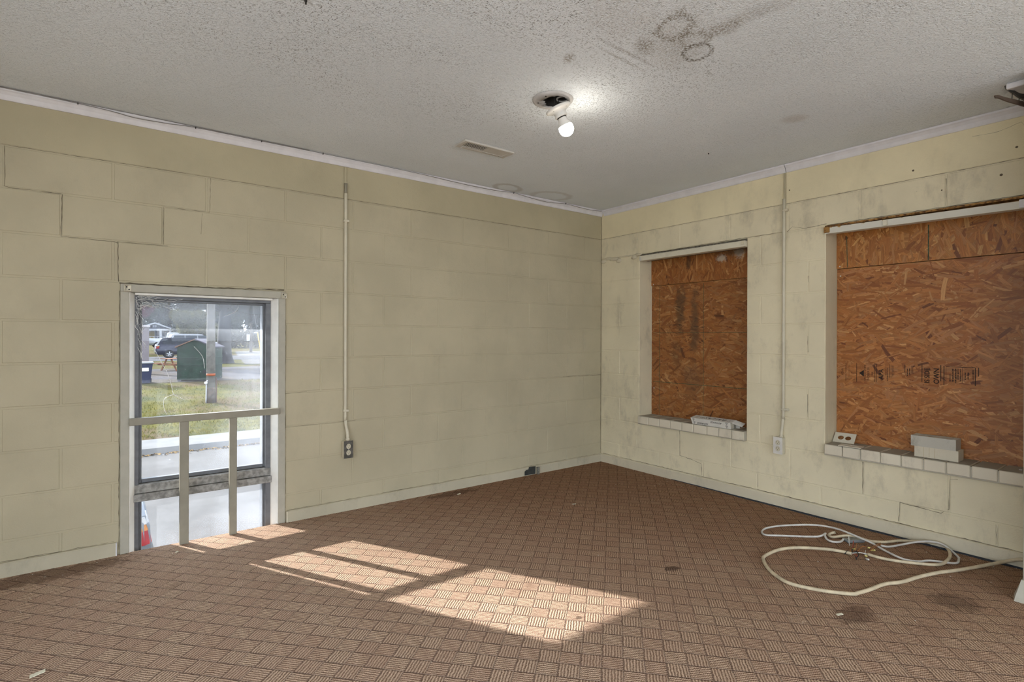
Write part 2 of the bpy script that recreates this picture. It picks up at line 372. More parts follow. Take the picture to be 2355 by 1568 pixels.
# ---- boarded wall
wr = MB(); W2 = (-1.340, -0.424); W3 = (-2.745, -1.837); RZ0, RZ1 = 0.38, 1.748
wr.box(REC, WT, YB-WT, W3[0], -2.0, CZ+0.15); wr.box(REC, WT, W3[1], W2[0], -2.0, CZ+0.15); wr.box(REC, WT, W2[1], 0.0, -2.0, CZ+0.15)
for a, b in (W2, W3): wr.box(REC, WT, a, b, -2.0, RZ0); wr.box(REC, WT, a, b, RZ1, CZ+0.15)
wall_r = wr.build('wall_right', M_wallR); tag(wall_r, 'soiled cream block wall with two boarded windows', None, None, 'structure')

# ---- concrete blocks, each one an object; mesh shared between blocks of one size
_bc = {}
def block_mesh(w, h, mat, nm='block', g=0.0035, ch=0.0030):
    key = (round(w, 3), round(h, 3), mat.name)
    if key in _bc: return _bc[key]
    a, b = w/2 - g, h/2 - g; c, d = a - ch, b - ch
    v = [(-a, REC+0.001, -b), (a, REC+0.001, -b), (a, REC+0.001, b), (-a, REC+0.001, b), (-c, 0, -d), (c, 0, -d), (c, 0, d), (-c, 0, d)]
    f = [(4,5,6,7), (0,1,5,4), (1,2,6,5), (2,3,7,6), (3,0,4,7)]
    me = bpy.data.meshes.new(nm); me.from_pydata(v, [], f); me.materials.append(mat); me.update(); _bc[key] = me; return me
rb = random.Random(3)
def put_block(wall, u0, u1, z0, z1, mat, name='block'):
    """u runs along x on the window wall and along y on the boarded wall"""
    me = block_mesh(abs(u1-u0), z1-z0, mat, name); o = bpy.data.objects.new(name, me); COL.objects.link(o); o.parent = wall
    j = rb.uniform(-0.0007, 0.0004); tl = rb.gauss(0, 0.0012)
    if wall is wall_l: o.location = ((u0+u1)/2, j, (z0+z1)/2); o.rotation_euler = (rb.gauss(0, 0.0015), 0, tl)
    else: o.location = (j, (u0+u1)/2, (z0+z1)/2); o.rotation_euler = (0, rb.gauss(0, 0.0015), -math.pi/2 + tl)
    return o
ZL = [0.0, 0.157, 0.355, 0.553, 0.751, 0.949, 1.147, 1.345, 1.543, 1.741, 1.927]
LB = -5.19
for k in range(10):
    z0, z1 = ZL[k], ZL[k+1]; off = -0.410 if k % 2 == 0 else -0.214
    js = [0.0]; x = off
    while x > LB: js.append(x); x -= 0.4015
    js.append(LB)
    for a, b in zip(js[1:], js[:-1]):
        segs = [(a, b)]
        if z1 <= 1.346:
            segs = [(max(a, p), min(b, q)) for p, q in ((LB, WX0), (WX1, 0.0)) if min(b, q) - max(a, p) > 0.02]
        for p, q in segs: put_block(wall_l, p, q, z0, z1, M_wall)
ZR = [0.0, 0.180, 0.380, 0.572, 0.770, 0.967, 1.165, 1.357, 1.554, 1.750, 1.927]
def row(js, z0, z1):
    for a, b in zip(js[1:], js[:-1]): put_block(wall_r, a, b, z0, z1, M_wallR)
row([0, -0.215, -0.62, -1.01, -1.415, -1.815, -2.215, -2.62, -3.02, -3.42], 0, 0.18)
row([0, -0.404, -0.815, -1.227, -1.63, -2.040, -2.434, -2.84, -3.24], 0.18, 0.38)
row([0, -0.40, -0.81, -1.212, -1.615, -2.02, -2.416, -2.82, -3.22], 1.75, 1.927)
for k in range(2, 9):
    z0, z1 = ZR[k], ZR[k+1]; yes = k in (2, 4, 6, 8)
    row([0, -0.217, -0.424] if k in (2, 4, 6) else [0, -0.424], z0, z1)
    row([-1.34, -1.435, -1.837] if yes else [-1.34, -1.735, -1.837], z0, z1)
    row([-2.745, -3.05, -3.45] if yes else [-2.745, -3.25, -3.45], z0, z1)
# ---- smooth bond beam above the blocks, two lengths on either wall
for a, b in ((-5.2, -2.277), (-2.268, 0.0)):
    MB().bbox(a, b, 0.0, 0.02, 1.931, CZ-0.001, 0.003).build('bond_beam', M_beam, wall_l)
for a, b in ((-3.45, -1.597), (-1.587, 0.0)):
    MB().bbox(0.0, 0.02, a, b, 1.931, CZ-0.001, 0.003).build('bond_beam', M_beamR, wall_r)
# ---- cracks along the joints: narrow dark fissures
def crack(wall, pts, r=0.0016, seed=1, jit=0.004):
    rr = random.Random(seed); P = [Vector(p) for p in pts]; out = []
    for a, b in zip(P[:-1], P[1:]):
        n = max(2, int((b-a).length/0.02))
        for i in range(n): 
            q = a.lerp(b, i/n); out.append(q + Vector((rr.uniform(-jit, jit), rr.uniform(-jit, jit), rr.uniform(-jit, jit)))*0.6)
    out.append(P[-1])
    for q in out:
        if wall is wall_l: q.y = -0.0001
        else: q.x = -0.0001
    rs = [r*rr.uniform(0.2, 0.85) for _ in out]
    return MB().tube(out, rs, 5).build('crack', M_crack, wall)
def LC(*p): return [(x, 0, z) for x, z in p]
def RC(*p): return [(0, y, z) for y, z in p]
crack(wall_l, LC((-3.815, 1.925), (-3.815, 1.745), (-3.80, 1.741), (-3.62, 1.741)), 0.0016, 1, 0.002)
crack(wall_l, LC((-3.618, 1.741), (-3.622, 1.543), (-3.42, 1.538), (-3.405, 1.533)), 0.0016, 2, 0.002)
crack(wall_l, LC((-3.406, 1.54), (-3.406, 1.42), (-3.404, 1.345)), 0.0020, 3, 0.002)
crack(wall_l, LC((-3.41, 1.541), (-3.20, 1.541)), 0.0012, 4, 0.002)
crack(wall_l, LC((-3.219, 1.545), (-3.219, 1.741), (-3.01, 1.741), (-3.005, 1.925)), 0.0014, 5, 0.002)
crack(wall_l, LC((-3.045, 1.73), (-3.05, 1.62)), 0.0009, 6, 0.003)
crack(wall_l, LC((-5.2, 1.929), (-2.28, 1.929)), 0.0013, 7, 0.0015)
crack(wall_l, LC((-2.265, 1.929), (0, 1.929)), 0.0016, 8, 0.0015)
crack(wall_l, LC((-0.45, 0.752), (-0.005, 0.752)), 0.0013, 9, 0.002)
crack(wall_l, LC((-2.62, 0.55), (-2.2, 0.553)), 0.0012, 10, 0.002)
crack(wall_l, LC((-2.62, 0.745), (-2.5, 0.75)), 0.0014, 11, 0.002)
crack(wall_l, LC((-0.002, 0.1), (-0.002, 2.12)), 0.0016, 12, 0.002)
crack(wall_r, RC((0, 1.929), (-1.585, 1.929)), 0.0014, 13, 0.0015)
crack(wall_r, RC((-1.60, 1.929), (-2.76, 1.929)), 0.0016, 14, 0.0015)
crack(wall_r, RC((-1.34, 1.752), (-1.58, 1.752)), 0.0018, 15, 0.003)
crack(wall_r, RC((-1.605, 1.75), (-1.64, 1.78), (-1.70, 1.757), (-1.84, 1.762)), 0.0018, 16, 0.004)
crack(wall_r, RC((-0.81, 0.375), (-0.812, 0.19), (-0.93, 0.176), (-0.995, 0.16), (-1.0, 0.08)), 0.0019, 17, 0.003)
crack(wall_r, RC((-2.04, 0.37), (-2.04, 0.185)), 0.0022, 18, 0.002)
crack(wall_r, RC((-2.47, 0.36), (-2.436, 0.355), (-2.434, 0.20), (-2.40, 0.172), (-2.22, 0.184), (-2.215, 0.08)), 0.0020, 19, 0.003)
crack(wall_r, RC((-2.62, 0.17), (-2.62, 0.08)), 0.0013, 20, 0.003)
crack(wall_r, RC((-1.42, 0.17), (-1.42, 0.09)), 0.0014, 21, 0.002)
for k, (y, za, zb) in enumerate(((-1.735, 0.59, 0.73), (-1.735, 0.99, 1.09), (-1.735, 1.42, 1.46), (-2.416, 1.76, 1.90))):
    crack(wall_r, RC((y, za), (y, zb)), 0.0014, 30+k, 0.002)
crack(wall_r, RC((-0.10, 1.757), (-0.30, 1.752), (-0.43, 1.752)), 0.0016, 40, 0.004)
crack(wall_r, RC((-2.72, 2.07), (-2.70, 2.10), (-2.60, 2.078), (-2.52, 2.085)), 0.0009, 41, 0.004)
# lump of filler squeezed out of the joint in the corner
bl = bmesh.new(); bmesh.ops.create_icosphere(bl, subdivisions=3, radius=1)
rf = random.Random(5); fm = MB()
bl.free()
for (y, z, ry, rz) in ((-0.03, 1.738, 0.035, 0.020), (-0.085, 1.752, 0.05, 0.013), (-0.15, 1.742, 0.05, 0.017), (-0.20, 1.725, 0.03, 0.022), (-0.37, 1.735, 0.03, 0.022), (-0.41, 1.75, 0.04, 0.012), (-0.28, 1.752, 0.07, 0.006)):
    b_ = bmesh.new(); bmesh.ops.create_icosphere(b_, subdivisions=2, radius=1)
    for v in b_.verts: v.co = Vector((-0.001 + v.co.x*0.009, y + v.co.y*ry*(1+rf.uniform(-.12,.12)), z + v.co.z*rz*(1+rf.uniform(-.15,.15))))
    fm.bm(b_, smooth=True)
fm.build('filler_lump', M_base, wall_r)
# small holes and fixings left in the paint of the boarded wall
for y, z, r in ((-1.62, 2.012, 0.004), (-2.274, 1.976, 0.005), (-2.398, 1.844, 0.0035), (-2.63, 1.868, 0.006), (-2.685, 1.987, 0.005)):
    MB().lathe([(0.0, 0.0012), (r*0.7, 0.0012), (r, 0.0006), (r*1.1, -0.001)], (0, y, z), (-1, 0, 0), 10).build('nail_hole', M_crack, wall_r)

# ---- walls out of view, with large openings added to let fill light in
M_plain = painted_block('cream_paint_plain', (0.62, 0.56, 0.44), 0.12, 0.2)
def fill_opening_wall(name, a0, a1, fix, axis, holes, lab):
    m = MB(); segs = sorted(holes); z0h, z1h = 0.04, 2.12
    def bx(p, q, za, zb):
        if q - p < 1e-4: return
        if axis == 'x': m.box(p, q, fix-WT, fix, za, zb)
        else: m.box(fix-WT, fix, p, q, za, zb)
    bx(a0, a1, -2.0, z0h); bx(a0, a1, z1h, CZ+0.15); cur = a0
    for p, q in segs: bx(cur, p, z0h, z1h); cur = q
    bx(cur, a1, z0h, z1h)
    for p, q in segs:
        n = max(1, round((q-p)/1.3))
        for i in range(1, n):
            c = p + (q-p)*i/n
            if axis == 'x': m.box(c-0.025, c+0.025, fix-0.12, fix-0.06, z0h, z1h)
            else: m.box(fix-0.12, fix-0.06, c-0.025, c+0.025, z0h, z1h)
    return tag(m.build(name, M_plain), lab, None, None, 'structure')
fill_opening_wall('wall_back', XW, 0.0, YB, 'x', [(-5.0, -0.3)], 'cream wall with a long opening added for fill light, behind the viewer')
fill_opening_wall('wall_far_side', YB, 0.0, XW, 'y', [(-6.4, -2.2)], 'cream wall with a long opening added for fill light, beside the viewer')

# ---- cove trim under the ceiling
def cove(name, pts_fn, length_pts, lab):
    prof = [(0.0, 2.127), (0.006, 2.127), (0.010, 2.133), (0.016, 2.148), (0.026, 2.160), (0.032, 2.164), (0.034, CZ-0.0015), (0.0, CZ-0.0015)]
    m = MB(); n = len(prof); a, b = length_pts
    va = [pts_fn(a, d, z) for d, z in prof]; vb = [pts_fn(b, d, z) for d, z in prof]
    m.add(va+vb, [tuple(range(n)), tuple(range(2*n-1, n-1, -1))] + [(i, n+i, n+(i+1) % n, (i+1) % n) for i in range(n)])
    return tag(m.build(name, M_white), lab, None, None, 'structure')
cove('trim_1', lambda u, d, z: (u, -d, z), (-5.2, 0.0), 'narrow white cove trim above the window wall')
cove('trim_2', lambda u, d, z: (-d, u, z), (-1.600, -0.036), 'narrow white cove trim above the smaller boarded window')
cove('trim_3', lambda u, d, z: (-d, u, z), (-2.79, -1.604), 'narrow white cove trim above the larger boarded window')
# ---- baseboards
def base(name, a, b, axis, lab, h=0.064, t=0.018, mat=None):
    m = MB(); rr = random.Random(sum(map(ord, name)))
    prof = [(0.0, 0.0), (t, 0.0), (t, h-0.006), (t-0.006, h), (0.0, h)]
    n = 14; k = len(prof); vs_ = []
    for i in range(n+1):
        u = a + (b-a)*i/n; w = rr.uniform(-0.0015, 0.0015)
        for d, z in prof:
            dd = d + (w if d > 0 else 0); zz = z + (w if z > 0.02 else 0)
            vs_.append((u, -dd, zz) if axis == 'x' else (-dd, u, zz))
    fs = [tuple(range(k)), tuple(n*k + j for j in reversed(range(k)))]
    for i in range(n):
        for j in range(k): fs.append((i*k+j, (i+1)*k+j, (i+1)*k+(j+1) % k, i*k+(j+1) % k))
    return tag(m.add(vs_, fs).build(name, mat or M_base), lab, None, None, 'structure')
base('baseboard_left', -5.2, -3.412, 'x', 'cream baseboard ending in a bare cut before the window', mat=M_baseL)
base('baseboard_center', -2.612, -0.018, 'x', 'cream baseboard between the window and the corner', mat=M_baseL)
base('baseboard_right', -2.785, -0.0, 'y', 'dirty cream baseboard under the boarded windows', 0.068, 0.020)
MB().bbox(-3.414, -3.4085, -0.0195, -0.001, 0.0, 0.062, 0.001).build('cut_end', M_white, bpy.data.objects['baseboard_left'])
MB().bbox(-2.618, -2.6115, -0.0195, -0.001, 0.0, 0.062, 0.001).build('cut_end', M_cream, bpy.data.objects['baseboard_center'])
crack(wall_r, RC((-0.03, 0.071), (-1.2, 0.071), (-2.78, 0.069)), 0.0024, 50, 0.003)
crack(wall_l, LC((-2.6, 0.066), (-0.02, 0.067)), 0.0014, 51, 0.002)
crack(wall_l, LC((-5.1, 0.066), (-3.42, 0.067)), 0.0018, 52, 0.003)
for k in (50, 51, 52): pass
# ragged dark edge where the carpet stops short of the boarded wall
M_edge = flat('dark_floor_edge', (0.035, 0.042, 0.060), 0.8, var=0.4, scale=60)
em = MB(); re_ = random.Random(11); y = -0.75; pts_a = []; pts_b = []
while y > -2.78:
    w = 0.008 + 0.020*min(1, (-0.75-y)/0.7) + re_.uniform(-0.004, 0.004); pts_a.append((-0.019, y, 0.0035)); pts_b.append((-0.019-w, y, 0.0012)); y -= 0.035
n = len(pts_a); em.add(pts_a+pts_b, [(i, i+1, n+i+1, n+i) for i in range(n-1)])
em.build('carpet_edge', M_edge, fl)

# ---- short partition end at the right of the view, with its casing and plinth
pt = MB().box(-0.425, -0.001, -2.98, -2.80, 0.0, CZ-0.002).build('wall_partition', M_plain); tag(pt, 'end of a cream partition at the edge of the view', None, None, 'structure')
MB().bbox(-0.443, -0.425, -2.985, -2.786, 0.0, CZ-0.004, 0.003).build('casing', M_casing, pt)
pm = MB(); pm.add([(-0.475,-2.99,0),(-0.475,-2.765,0),(-0.425,-2.755,0),(-0.425,-2.99,0),(-0.472,-2.99,0.018),(-0.472,-2.768,0.018),(-0.425,-2.758,0.018),(-0.425,-2.99,0.018),(-0.447,-2.99,0.085),(-0.447,-2.782,0.085),(-0.425,-2.782,0.085),(-0.425,-2.99,0.085)],
    [(3,2,1,0),(0,1,5,4),(1,2,6,5),(3,0,4,7),(4,5,9,8),(5,6,10,9),(7,4,8,11),(8,9,10,11),(2,3,7,6),(6,7,11,10)])
pm.build('plinth', M_casing, pt)

# ================================================================ THE LOW WINDOW
win = struct('window_1', (-3.01, 0.0, 0.0), 'low window of dark metal sashes with dusty glass')
MB().bbox(-3.397, -3.361, -0.012, 0.05, 0.0, 1.297, 0.002).build('side_casing', M_casing, win)
MB().bbox(-2.661, -2.624, -0.012, 0.05, 0.0, 1.297, 0.002).build('side_casing', M_casing, win)
MB().bbox(-3.397, -2.624, -0.014, 0.05, 1.296, 1.334, 0.002).build('head_casing', M_casing, win)
# splayed stop beads between casing and metal frame
for xo, xi in ((-3.3608, -3.337), (-2.6612, -2.689)):
    MB().prism([(xo, -0.004), (xo, 0.0578), (xi, 0.0578), (xi, 0.050), (xo + (xi-xo)*0.12, -0.004)], (0, 0, -0.40), (1, 0, 0), (0, 1, 0), (0, 0, 1.695)).build('stop_bead', M_bead, win)
MB().bbox(-3.337, -2.689, 0.012, 0.058, 1.284, 1.295, 0.002).build('stop_bead', M_bead, win)
# outer metal frame
f = MB()
for a, b in ((-3.36, -3.318), (-2.716, -2.665)): f.bbox(a, b, 0.058, 0.075, -0.41, 1.268, 0.002); f.bbox(a, b, 0.082, 0.20, -0.41, 1.272, 0.002)
f.bbox(-3.36, -2.665, 0.058, 0.075, 1.268, 1.30, 0.002); f.bbox(-3.36, -2.665, 0.082, 0.20, 1.272, 1.30, 0.002); f.bbox(-3.36, -2.665, 0.058, 0.20, -0.44, -0.41, 0.002)
f.build('metal_frame', M_alu, win)
def sash(z0, z1, name):
    s = MB(); xa, xb = -3.318, -2.713; y0, y1, w = 0.083, 0.113, 0.012
    s.bbox(xa, xa+w, y0, y1, z0, z1, 0.002); s.bbox(xb-w, xb, y0, y1, z0, z1, 0.002); s.bbox(xa+w, xb-w, y0, y1, z1-w, z1, 0.002); s.bbox(xa+w, xb-w, y0, y1, z0, z0+w*1.6, 0.002)
    sh_ = s.build(name, M_alu, win)
    g = MB(); r = 0.012; 
    g.box(xa+w-0.003, xb-w+0.003, 0.0985, 0.1015, z0+w-0.003, z1-w+0.003)
    pane = g.build('pane', M_glass if z0 > 0 else M_glass2, sh_)
    return sh_
sash(0.318, 1.268, 'upper_sash'); sash(-0.41, 0.247, 'lower_sash')
MB().bbox(-3.352, -2.672, 0.050, 0.150, 0.272, 0.316, 0.003).build('meeting_rail', M_alud, win)
MB().bbox(-3.358, -2.668, 0.040, 0.190, 0.232, 0.270, 0.003).build('meeting_rail', M_alud, win)
MB().box(-3.40, -2.62, 0.2001, 0.40, 1.287, 1.40).build('outer_ledge', M_jamb, win)
MB().box(-3.395, -3.300, 0.2001, 0.215, -0.45, 1.287).build('outer_jamb', M_jamb, win)
crack(wall_l, LC((-3.40, 1.339), (-3.0, 1.338), (-2.63, 1.345)), 0.0042, 60, 0.003)
crack(wall_l, LC((-3.401, 0.02), (-3.401, 1.30)), 0.0018, 61, 0.002)
crack(wall_l, LC((-2.6215, 0.08), (-2.6215, 1.30)), 0.0014, 62, 0.002)
# old blind brackets screwed to the casing corners
for xc, s_ in ((-3.368, 1), (-2.634, -1)):
    z = 1.313 if s_ > 0 else 1.311
    b = MB(); b.bbox(xc-0.015, xc+0.015, -0.018, -0.0142, z-0.016, z+0.016, 0.0008)
    b.bbox(xc-0.015, xc+0.015, -0.040, -0.018, z+0.0135, z+0.016, 0.0006); b.bbox(xc-0.015, xc+0.015, -0.040, -0.018, z-0.016, z-0.0135, 0.0006); b.bbox(xc-0.015, xc-0.0128, -0.040, -0.018, z-0.0135, z+0.0135, 0.0006)
    bo = b.build('blind_bracket', M_cream, win)
    MB().lathe([(0.0001, 0), (0.0035, 0), (0.0035, 0.001), (0.0001, 0.001)], (xc-0.004, -0.0195, z+0.006), (0, 1, 0), 8).lathe([(0.0001, 0), (0.0035, 0), (0.0035, 0.001), (0.0001, 0.001)], (xc+0.006, -0.0195, z-0.006), (0, 1, 0), 8).build('screw_hole', M_black, bo)
# cobwebs in the upper corner of the pane and a crack in the glass
M_web = flat('cobweb', (0.75, 0.75, 0.73), 0.8)
wb = MB(); rw = random.Random(21)
for i in range(70):
    k = rw.random()
    if k < 0.6:
        p0 = Vector((-3.335 + rw.random()**2*0.16, rw.uniform(0.03, 0.056), 1.285 - rw.random()**2*0.07)); d = Vector((rw.uniform(0.02, 0.07), 0, rw.uniform(-0.025, 0.02)))
    else:
        p0 = Vector((-3.335 + rw.random()*0.03, rw.uniform(0.03, 0.056), 1.28 - rw.random()*0.28)); d = Vector((rw.uniform(-0.005, 0.02), 0, rw.uniform(-0.06, -0.01)))
    pts = [p0 + d*t + Vector((rw.uniform(-1, 1), 0, rw.uniform(-1, 1)))*0.005 for t in (0, 0.33, 0.66, 1)]
    for q in pts: q.z = min(q.z, 1.2835); q.x = max(q.x, -3.3365)
    wb.tube(smooth_path(pts, 3), rw.uniform(0.0004, 0.0011), 4)
tag(wb.build('cobweb', M_web, win), None, None, None, 'stuff')
M_scr = flat('glass_crack', (0.9, 0.9, 0.92), 0.4)
sc = MB()
def gl_pt(x, z): return (x, 0.0978, z)
for pts in ([(-3.256, 1.02), (-3.215, 0.93), (-3.185, 0.86), (-3.172, 0.80), (-3.165, 0.765)], [(-3.165, 0.765), (-3.205, 0.745), (-3.208, 0.70), (-3.195, 0.66)], [(-3.165, 0.765), (-3.115, 0.735)], [(-3.07, 1.02), (-3.03, 0.965), (-3.02, 0.90)], [(-2.85, 1.245), (-2.87, 1.215), (-2.92, 1.19)]):
    sc.tube(smooth_path([gl_pt(*p) for p in pts], 4), 0.0010, 4)
sc.build('glass_crack', M_scr, win)

# guard rail across the window
gr = thing('guard_rail', (-3.01, -0.027, 0.0), 'cream wooden guard rail with two balusters standing before the low window', 'railing')
MB().bbox(-3.362, -2.660, -0.046, -0.0125, 0.634, 0.669, 0.002).build('rail', M_rail, gr)
MB().bbox(-3.149, -3.108, -0.043, -0.016, 0.0, 0.634, 0.002).build('baluster', M_rail, gr)
MB().bbox(-2.918, -2.882, -0.043, -0.016, 0.0, 0.634, 0.002).build('baluster', M_rail, gr)

# ================================================================ BOARDED WINDOWS
def osb_mat(name, tint):
    t = NT(name).set(0.42, 0, 0.45)
    at = t.new('ShaderNodeAttribute'); at.attribute_name = 'strand'
    uv = t.new('ShaderNodeUVMap'); uv.uv_map = 'grain'
    g = t.noise(t.mapping(uv.outputs[0], (7, 420, 1)), 1.0, 4, 0.6)
    c = t.mix(t.rng(g, 0.3, 0.7, 0.0, 1.0), (0.72, 0.66, 0.60), (1.18, 1.18, 1.16))
    cc = t.mix(1.0, at.outputs['Color'], c, 'MULTIPLY'); cc = t.mix(1.0, cc, tint, 'MULTIPLY')
    t.col(cc); t.bump(g, 0.25, 0.002); return t
def stain(t, marks):
    """darkened or paint-smeared patches with their own outline, given in world y/z"""
    p = t.pos(); src = t.b.inputs['Base Color'].links[0].from_socket
    for (y, z, ry, rz, c, f, rough) in marks:
        ln = t.vmath('LENGTH', t.vmath('MULTIPLY', t.vmath('SUBTRACT', p, (0, y, z)).outputs[0], (0, 1/ry, 1/rz)).outputs[0]).outputs['Value']
        ln = t.math('ADD', ln, t.math('MULTIPLY', t.math('SUBTRACT', t.noise(p, rough, 5, 0.65), 0.5), 1.8)); src = t.mix(t.rng(ln, 0.35, 1.05, f, 0), src, c)
    t.col(src); return t.m
t1 = osb_mat('strand_board_stained', (0.76, 0.74, 0.70))
M_osb1 = stain(t1, [(-0.70, 1.30, 0.055, 0.24, (0.045, 0.032, 0.020), 0.62, 14), (-0.83, 1.20, 0.05, 0.34, (0.06, 0.04, 0.025), 0.6, 12), (-0.67, 0.95, 0.06, 0.14, (0.06, 0.038, 0.022), 0.35, 14), (-0.80, 0.75, 0.12, 0.2, (0.10, 0.062, 0.035), 0.35, 10)])
t1b = osb_mat('strand_board_smeared', (0.80, 0.74, 0.62))
M_osb1b = stain(t1b, [(-1.06, 1.66, 0.05, 0.035, (0.62, 0.58, 0.47), 0.6, 70), (-1.20, 1.685, 0.05, 0.05, (0.62, 0.58, 0.47), 0.6, 80), (-0.78, 1.66, 0.03, 0.07, (0.06, 0.03, 0.015), 0.7, 12), (-1.18, 1.70, 0.2, 0.05, (0.08, 0.05, 0.025), 0.6, 10)])
M_osb2 = stain(osb_mat('strand_board', (0.96, 0.95, 0.92)), [(-2.66, 0.95, 0.18, 0.6, (0.22, 0.115, 0.05), 0.25, 6)])
M_osb2b = osb_mat('strand_board_ochre', (1.0, 1.02, 0.85)).m
M_osbedge = flat('strand_board_edge', (0.30, 0.17, 0.08), 0.8, var=0.4, scale=120)
PAL = [((0.43, 0.175, 0.052), 7), ((0.37, 0.140, 0.040), 6), ((0.49, 0.225, 0.078), 4), ((0.58, 0.31, 0.125), 1.2), ((0.29, 0.105, 0.032), 2.2), ((0.18, 0.060, 0.022), 0.45), ((0.42, 0.19, 0.075), 3)]
def osb(parent, y0, y1, z0, z1, xf, th, mat, vertical, seed, n):
    r = random.Random(seed)
    bd = MB().box(xf, xf+th, y0, y1, z0, z1).build('board', M_osbedge, parent)
    # strands pressed into the face of the board
    V = []; Fc = []; C = []; UVs = []
    V += [(xf-0.0002, y0, z0), (xf-0.0002, y1, z0), (xf-0.0002, y1, z1), (xf-0.0002, y0, z1)]; Fc.append((0, 3, 2, 1)); C.append((0.36, 0.15, 0.05)); UVs.append([(0,0)]*4)
    for i in range(n):
        L = r.uniform(0.045, 0.14); w = min(L*0.45, r.uniform(0.005, 0.021)); a = r.gauss(0, 0.45) if r.random() < 0.8 else r.uniform(-1.57, 1.57)
        if vertical: a += math.pi/2
        cy, cz = r.uniform(y0-0.02, y1+0.02), r.uniform(z0-0.02, z1+0.02); ca, sa = math.cos(a), math.sin(a)
        sh = r.uniform(-0.4, 0.4)*w
        loc = [(-L/2, -w/2), (0, -w/2*r.uniform(.9, 1.2)), (L/2*r.uniform(.85, 1), -w/2*r.uniform(.3, 1)+sh), (L/2, w/2*r.uniform(.5, 1)+sh), (0, w/2*r.uniform(.9, 1.15)), (-L/2*r.uniform(.85, 1), w/2)]
        tip = r.uniform(-0.0010, 0.0010)*0.4; xo = xf - 0.0004 - 0.0014*i/n
        o = len(V); ou, ov = r.uniform(0, 9), r.uniform(0, 9); uvl = []
        for p, q in loc:
            yy = cy + p*ca - q*sa; zz = cz + p*sa + q*ca
            V.append((xo + tip*p/L, min(max(yy, y0), y1), min(max(zz, z0), z1))); uvl.append((p+ou, q+ov))
        Fc.append(tuple(range(o+5, o-1, -1))); UVs.append(list(reversed(uvl)))
        c = r.choices([k for k, _ in PAL], [w_ for _, w_ in PAL])[0]; k = r.uniform(0.85, 1.15); C.append(tuple(min(1, x*k) for x in c))
    org = Vector((0,0,0)); p = bd
    while p is not None: org += p.location; p = p.parent
    me = bpy.data.meshes.new('strand_face'); me.from_pydata([(v[0]-org.x, v[1]-org.y, v[2]-org.z) for v in V], [], Fc)
    ca_ = me.attributes.new('strand', 'FLOAT_COLOR', 'FACE'); uvm = me.uv_layers.new(name='grain')
    for i, c in enumerate(C): ca_.data[i].color = (*c, 1)
    for poly, uvl in zip(me.polygons, UVs):
        for li, uvv in zip(poly.loop_indices, uvl): uvm.data[li].uv = uvv
    me.materials.append(mat); me.update()
    o = bpy.data.objects.new('strand_face', me); COL.objects.link(o); o.parent = bd; o['kind'] = 'stuff'
    return bd
M_green = flat('green_guide_ink', (0.075, 0.095, 0.055), 0.8, var=0.4, scale=60)
M_ink = flat('black_stamp_ink', (0.030, 0.018, 0.014), 0.8, var=0.2)
M_nail = flat('bright_nail_head', (0.75, 0.75, 0.72), 0.35, 0.6)
XB = 0.155
def guide(parent, ya, za, yb, zb, w=0.0032, x=XB):
    d = Vector((0, yb-ya, zb-za)).normalized(); n_ = Vector((0, -d.z, d.y))*w/2; a, b = Vector((x-0.0023, ya, za)), Vector((x-0.0023, yb, zb))
    return MB().add([a-n_, b-n_, b+n_, a+n_], [(0,1,2,3)]).build('guide_line', M_green, parent)
def nail(parent, y, z, x=XB): return MB().lathe([(0.0042, 0), (0.0042, 0.0016), (0.003, 0.0026), (0.0001, 0.0028)], (x-0.0018, y, z), (-1, 0, 0), 10).build('nail', M_nail, parent)

w3 = struct('window_3', (0.1, -2.29, 0.45), 'large window boarded up with clean orange strand board')
w2 = struct('window_2', (0.1, -0.88, 0.45), 'small window boarded up with stained strand board')
MB().box(XB+0.023, 0.198, -1.339, -0.425, 0.40, 1.747).build('backing_board', M_osbedge, w2)
MB().box(XB+0.023, 0.198, -2.744, -1.838, 0.40, 1.747).build('backing_board', M_osbedge, w3)
b = osb(w2, -1.339, -0.425, 0.425, 1.500, XB, 0.022, M_osb1, False, 41, 2900)
guide(b, -1.339, 1.115, -0.44, 1.114); guide(b, -1.339, 0.716, -0.44, 0.716, 0.0040); guide(b, -0.503, 0.44, -0.504, 1.49); guide(b, -0.908, 0.44, -0.908, 1.49)
nail(b, -0.450, 0.662)
b = osb(w2, -1.339, -0.425, 1.502, 1.747, XB-0.008, 0.0305, M_osb1b, True, 42, 640); nail(b, -0.447, 1.513, XB-0.008)
b3 = osb(w3, -2.744, -1.838, 0.425, 1.500, XB, 0.022, M_osb2, False, 43, 2900)
nail(b3, -1.858, 1.458)
bt = osb(w3, -2.744, -1.838, 1.503, 1.747, XB-0.008, 0.0305, M_osb2b, True, 44, 640); nail(bt, -1.857, 1.516, XB-0.008)
guide(bt, -1.899, 1.506, -1.895, 1.70, 0.004, XB-0.008); guide(bt, -2.303, 1.506, -2.303, 1.70, 0.0055, XB-0.008)
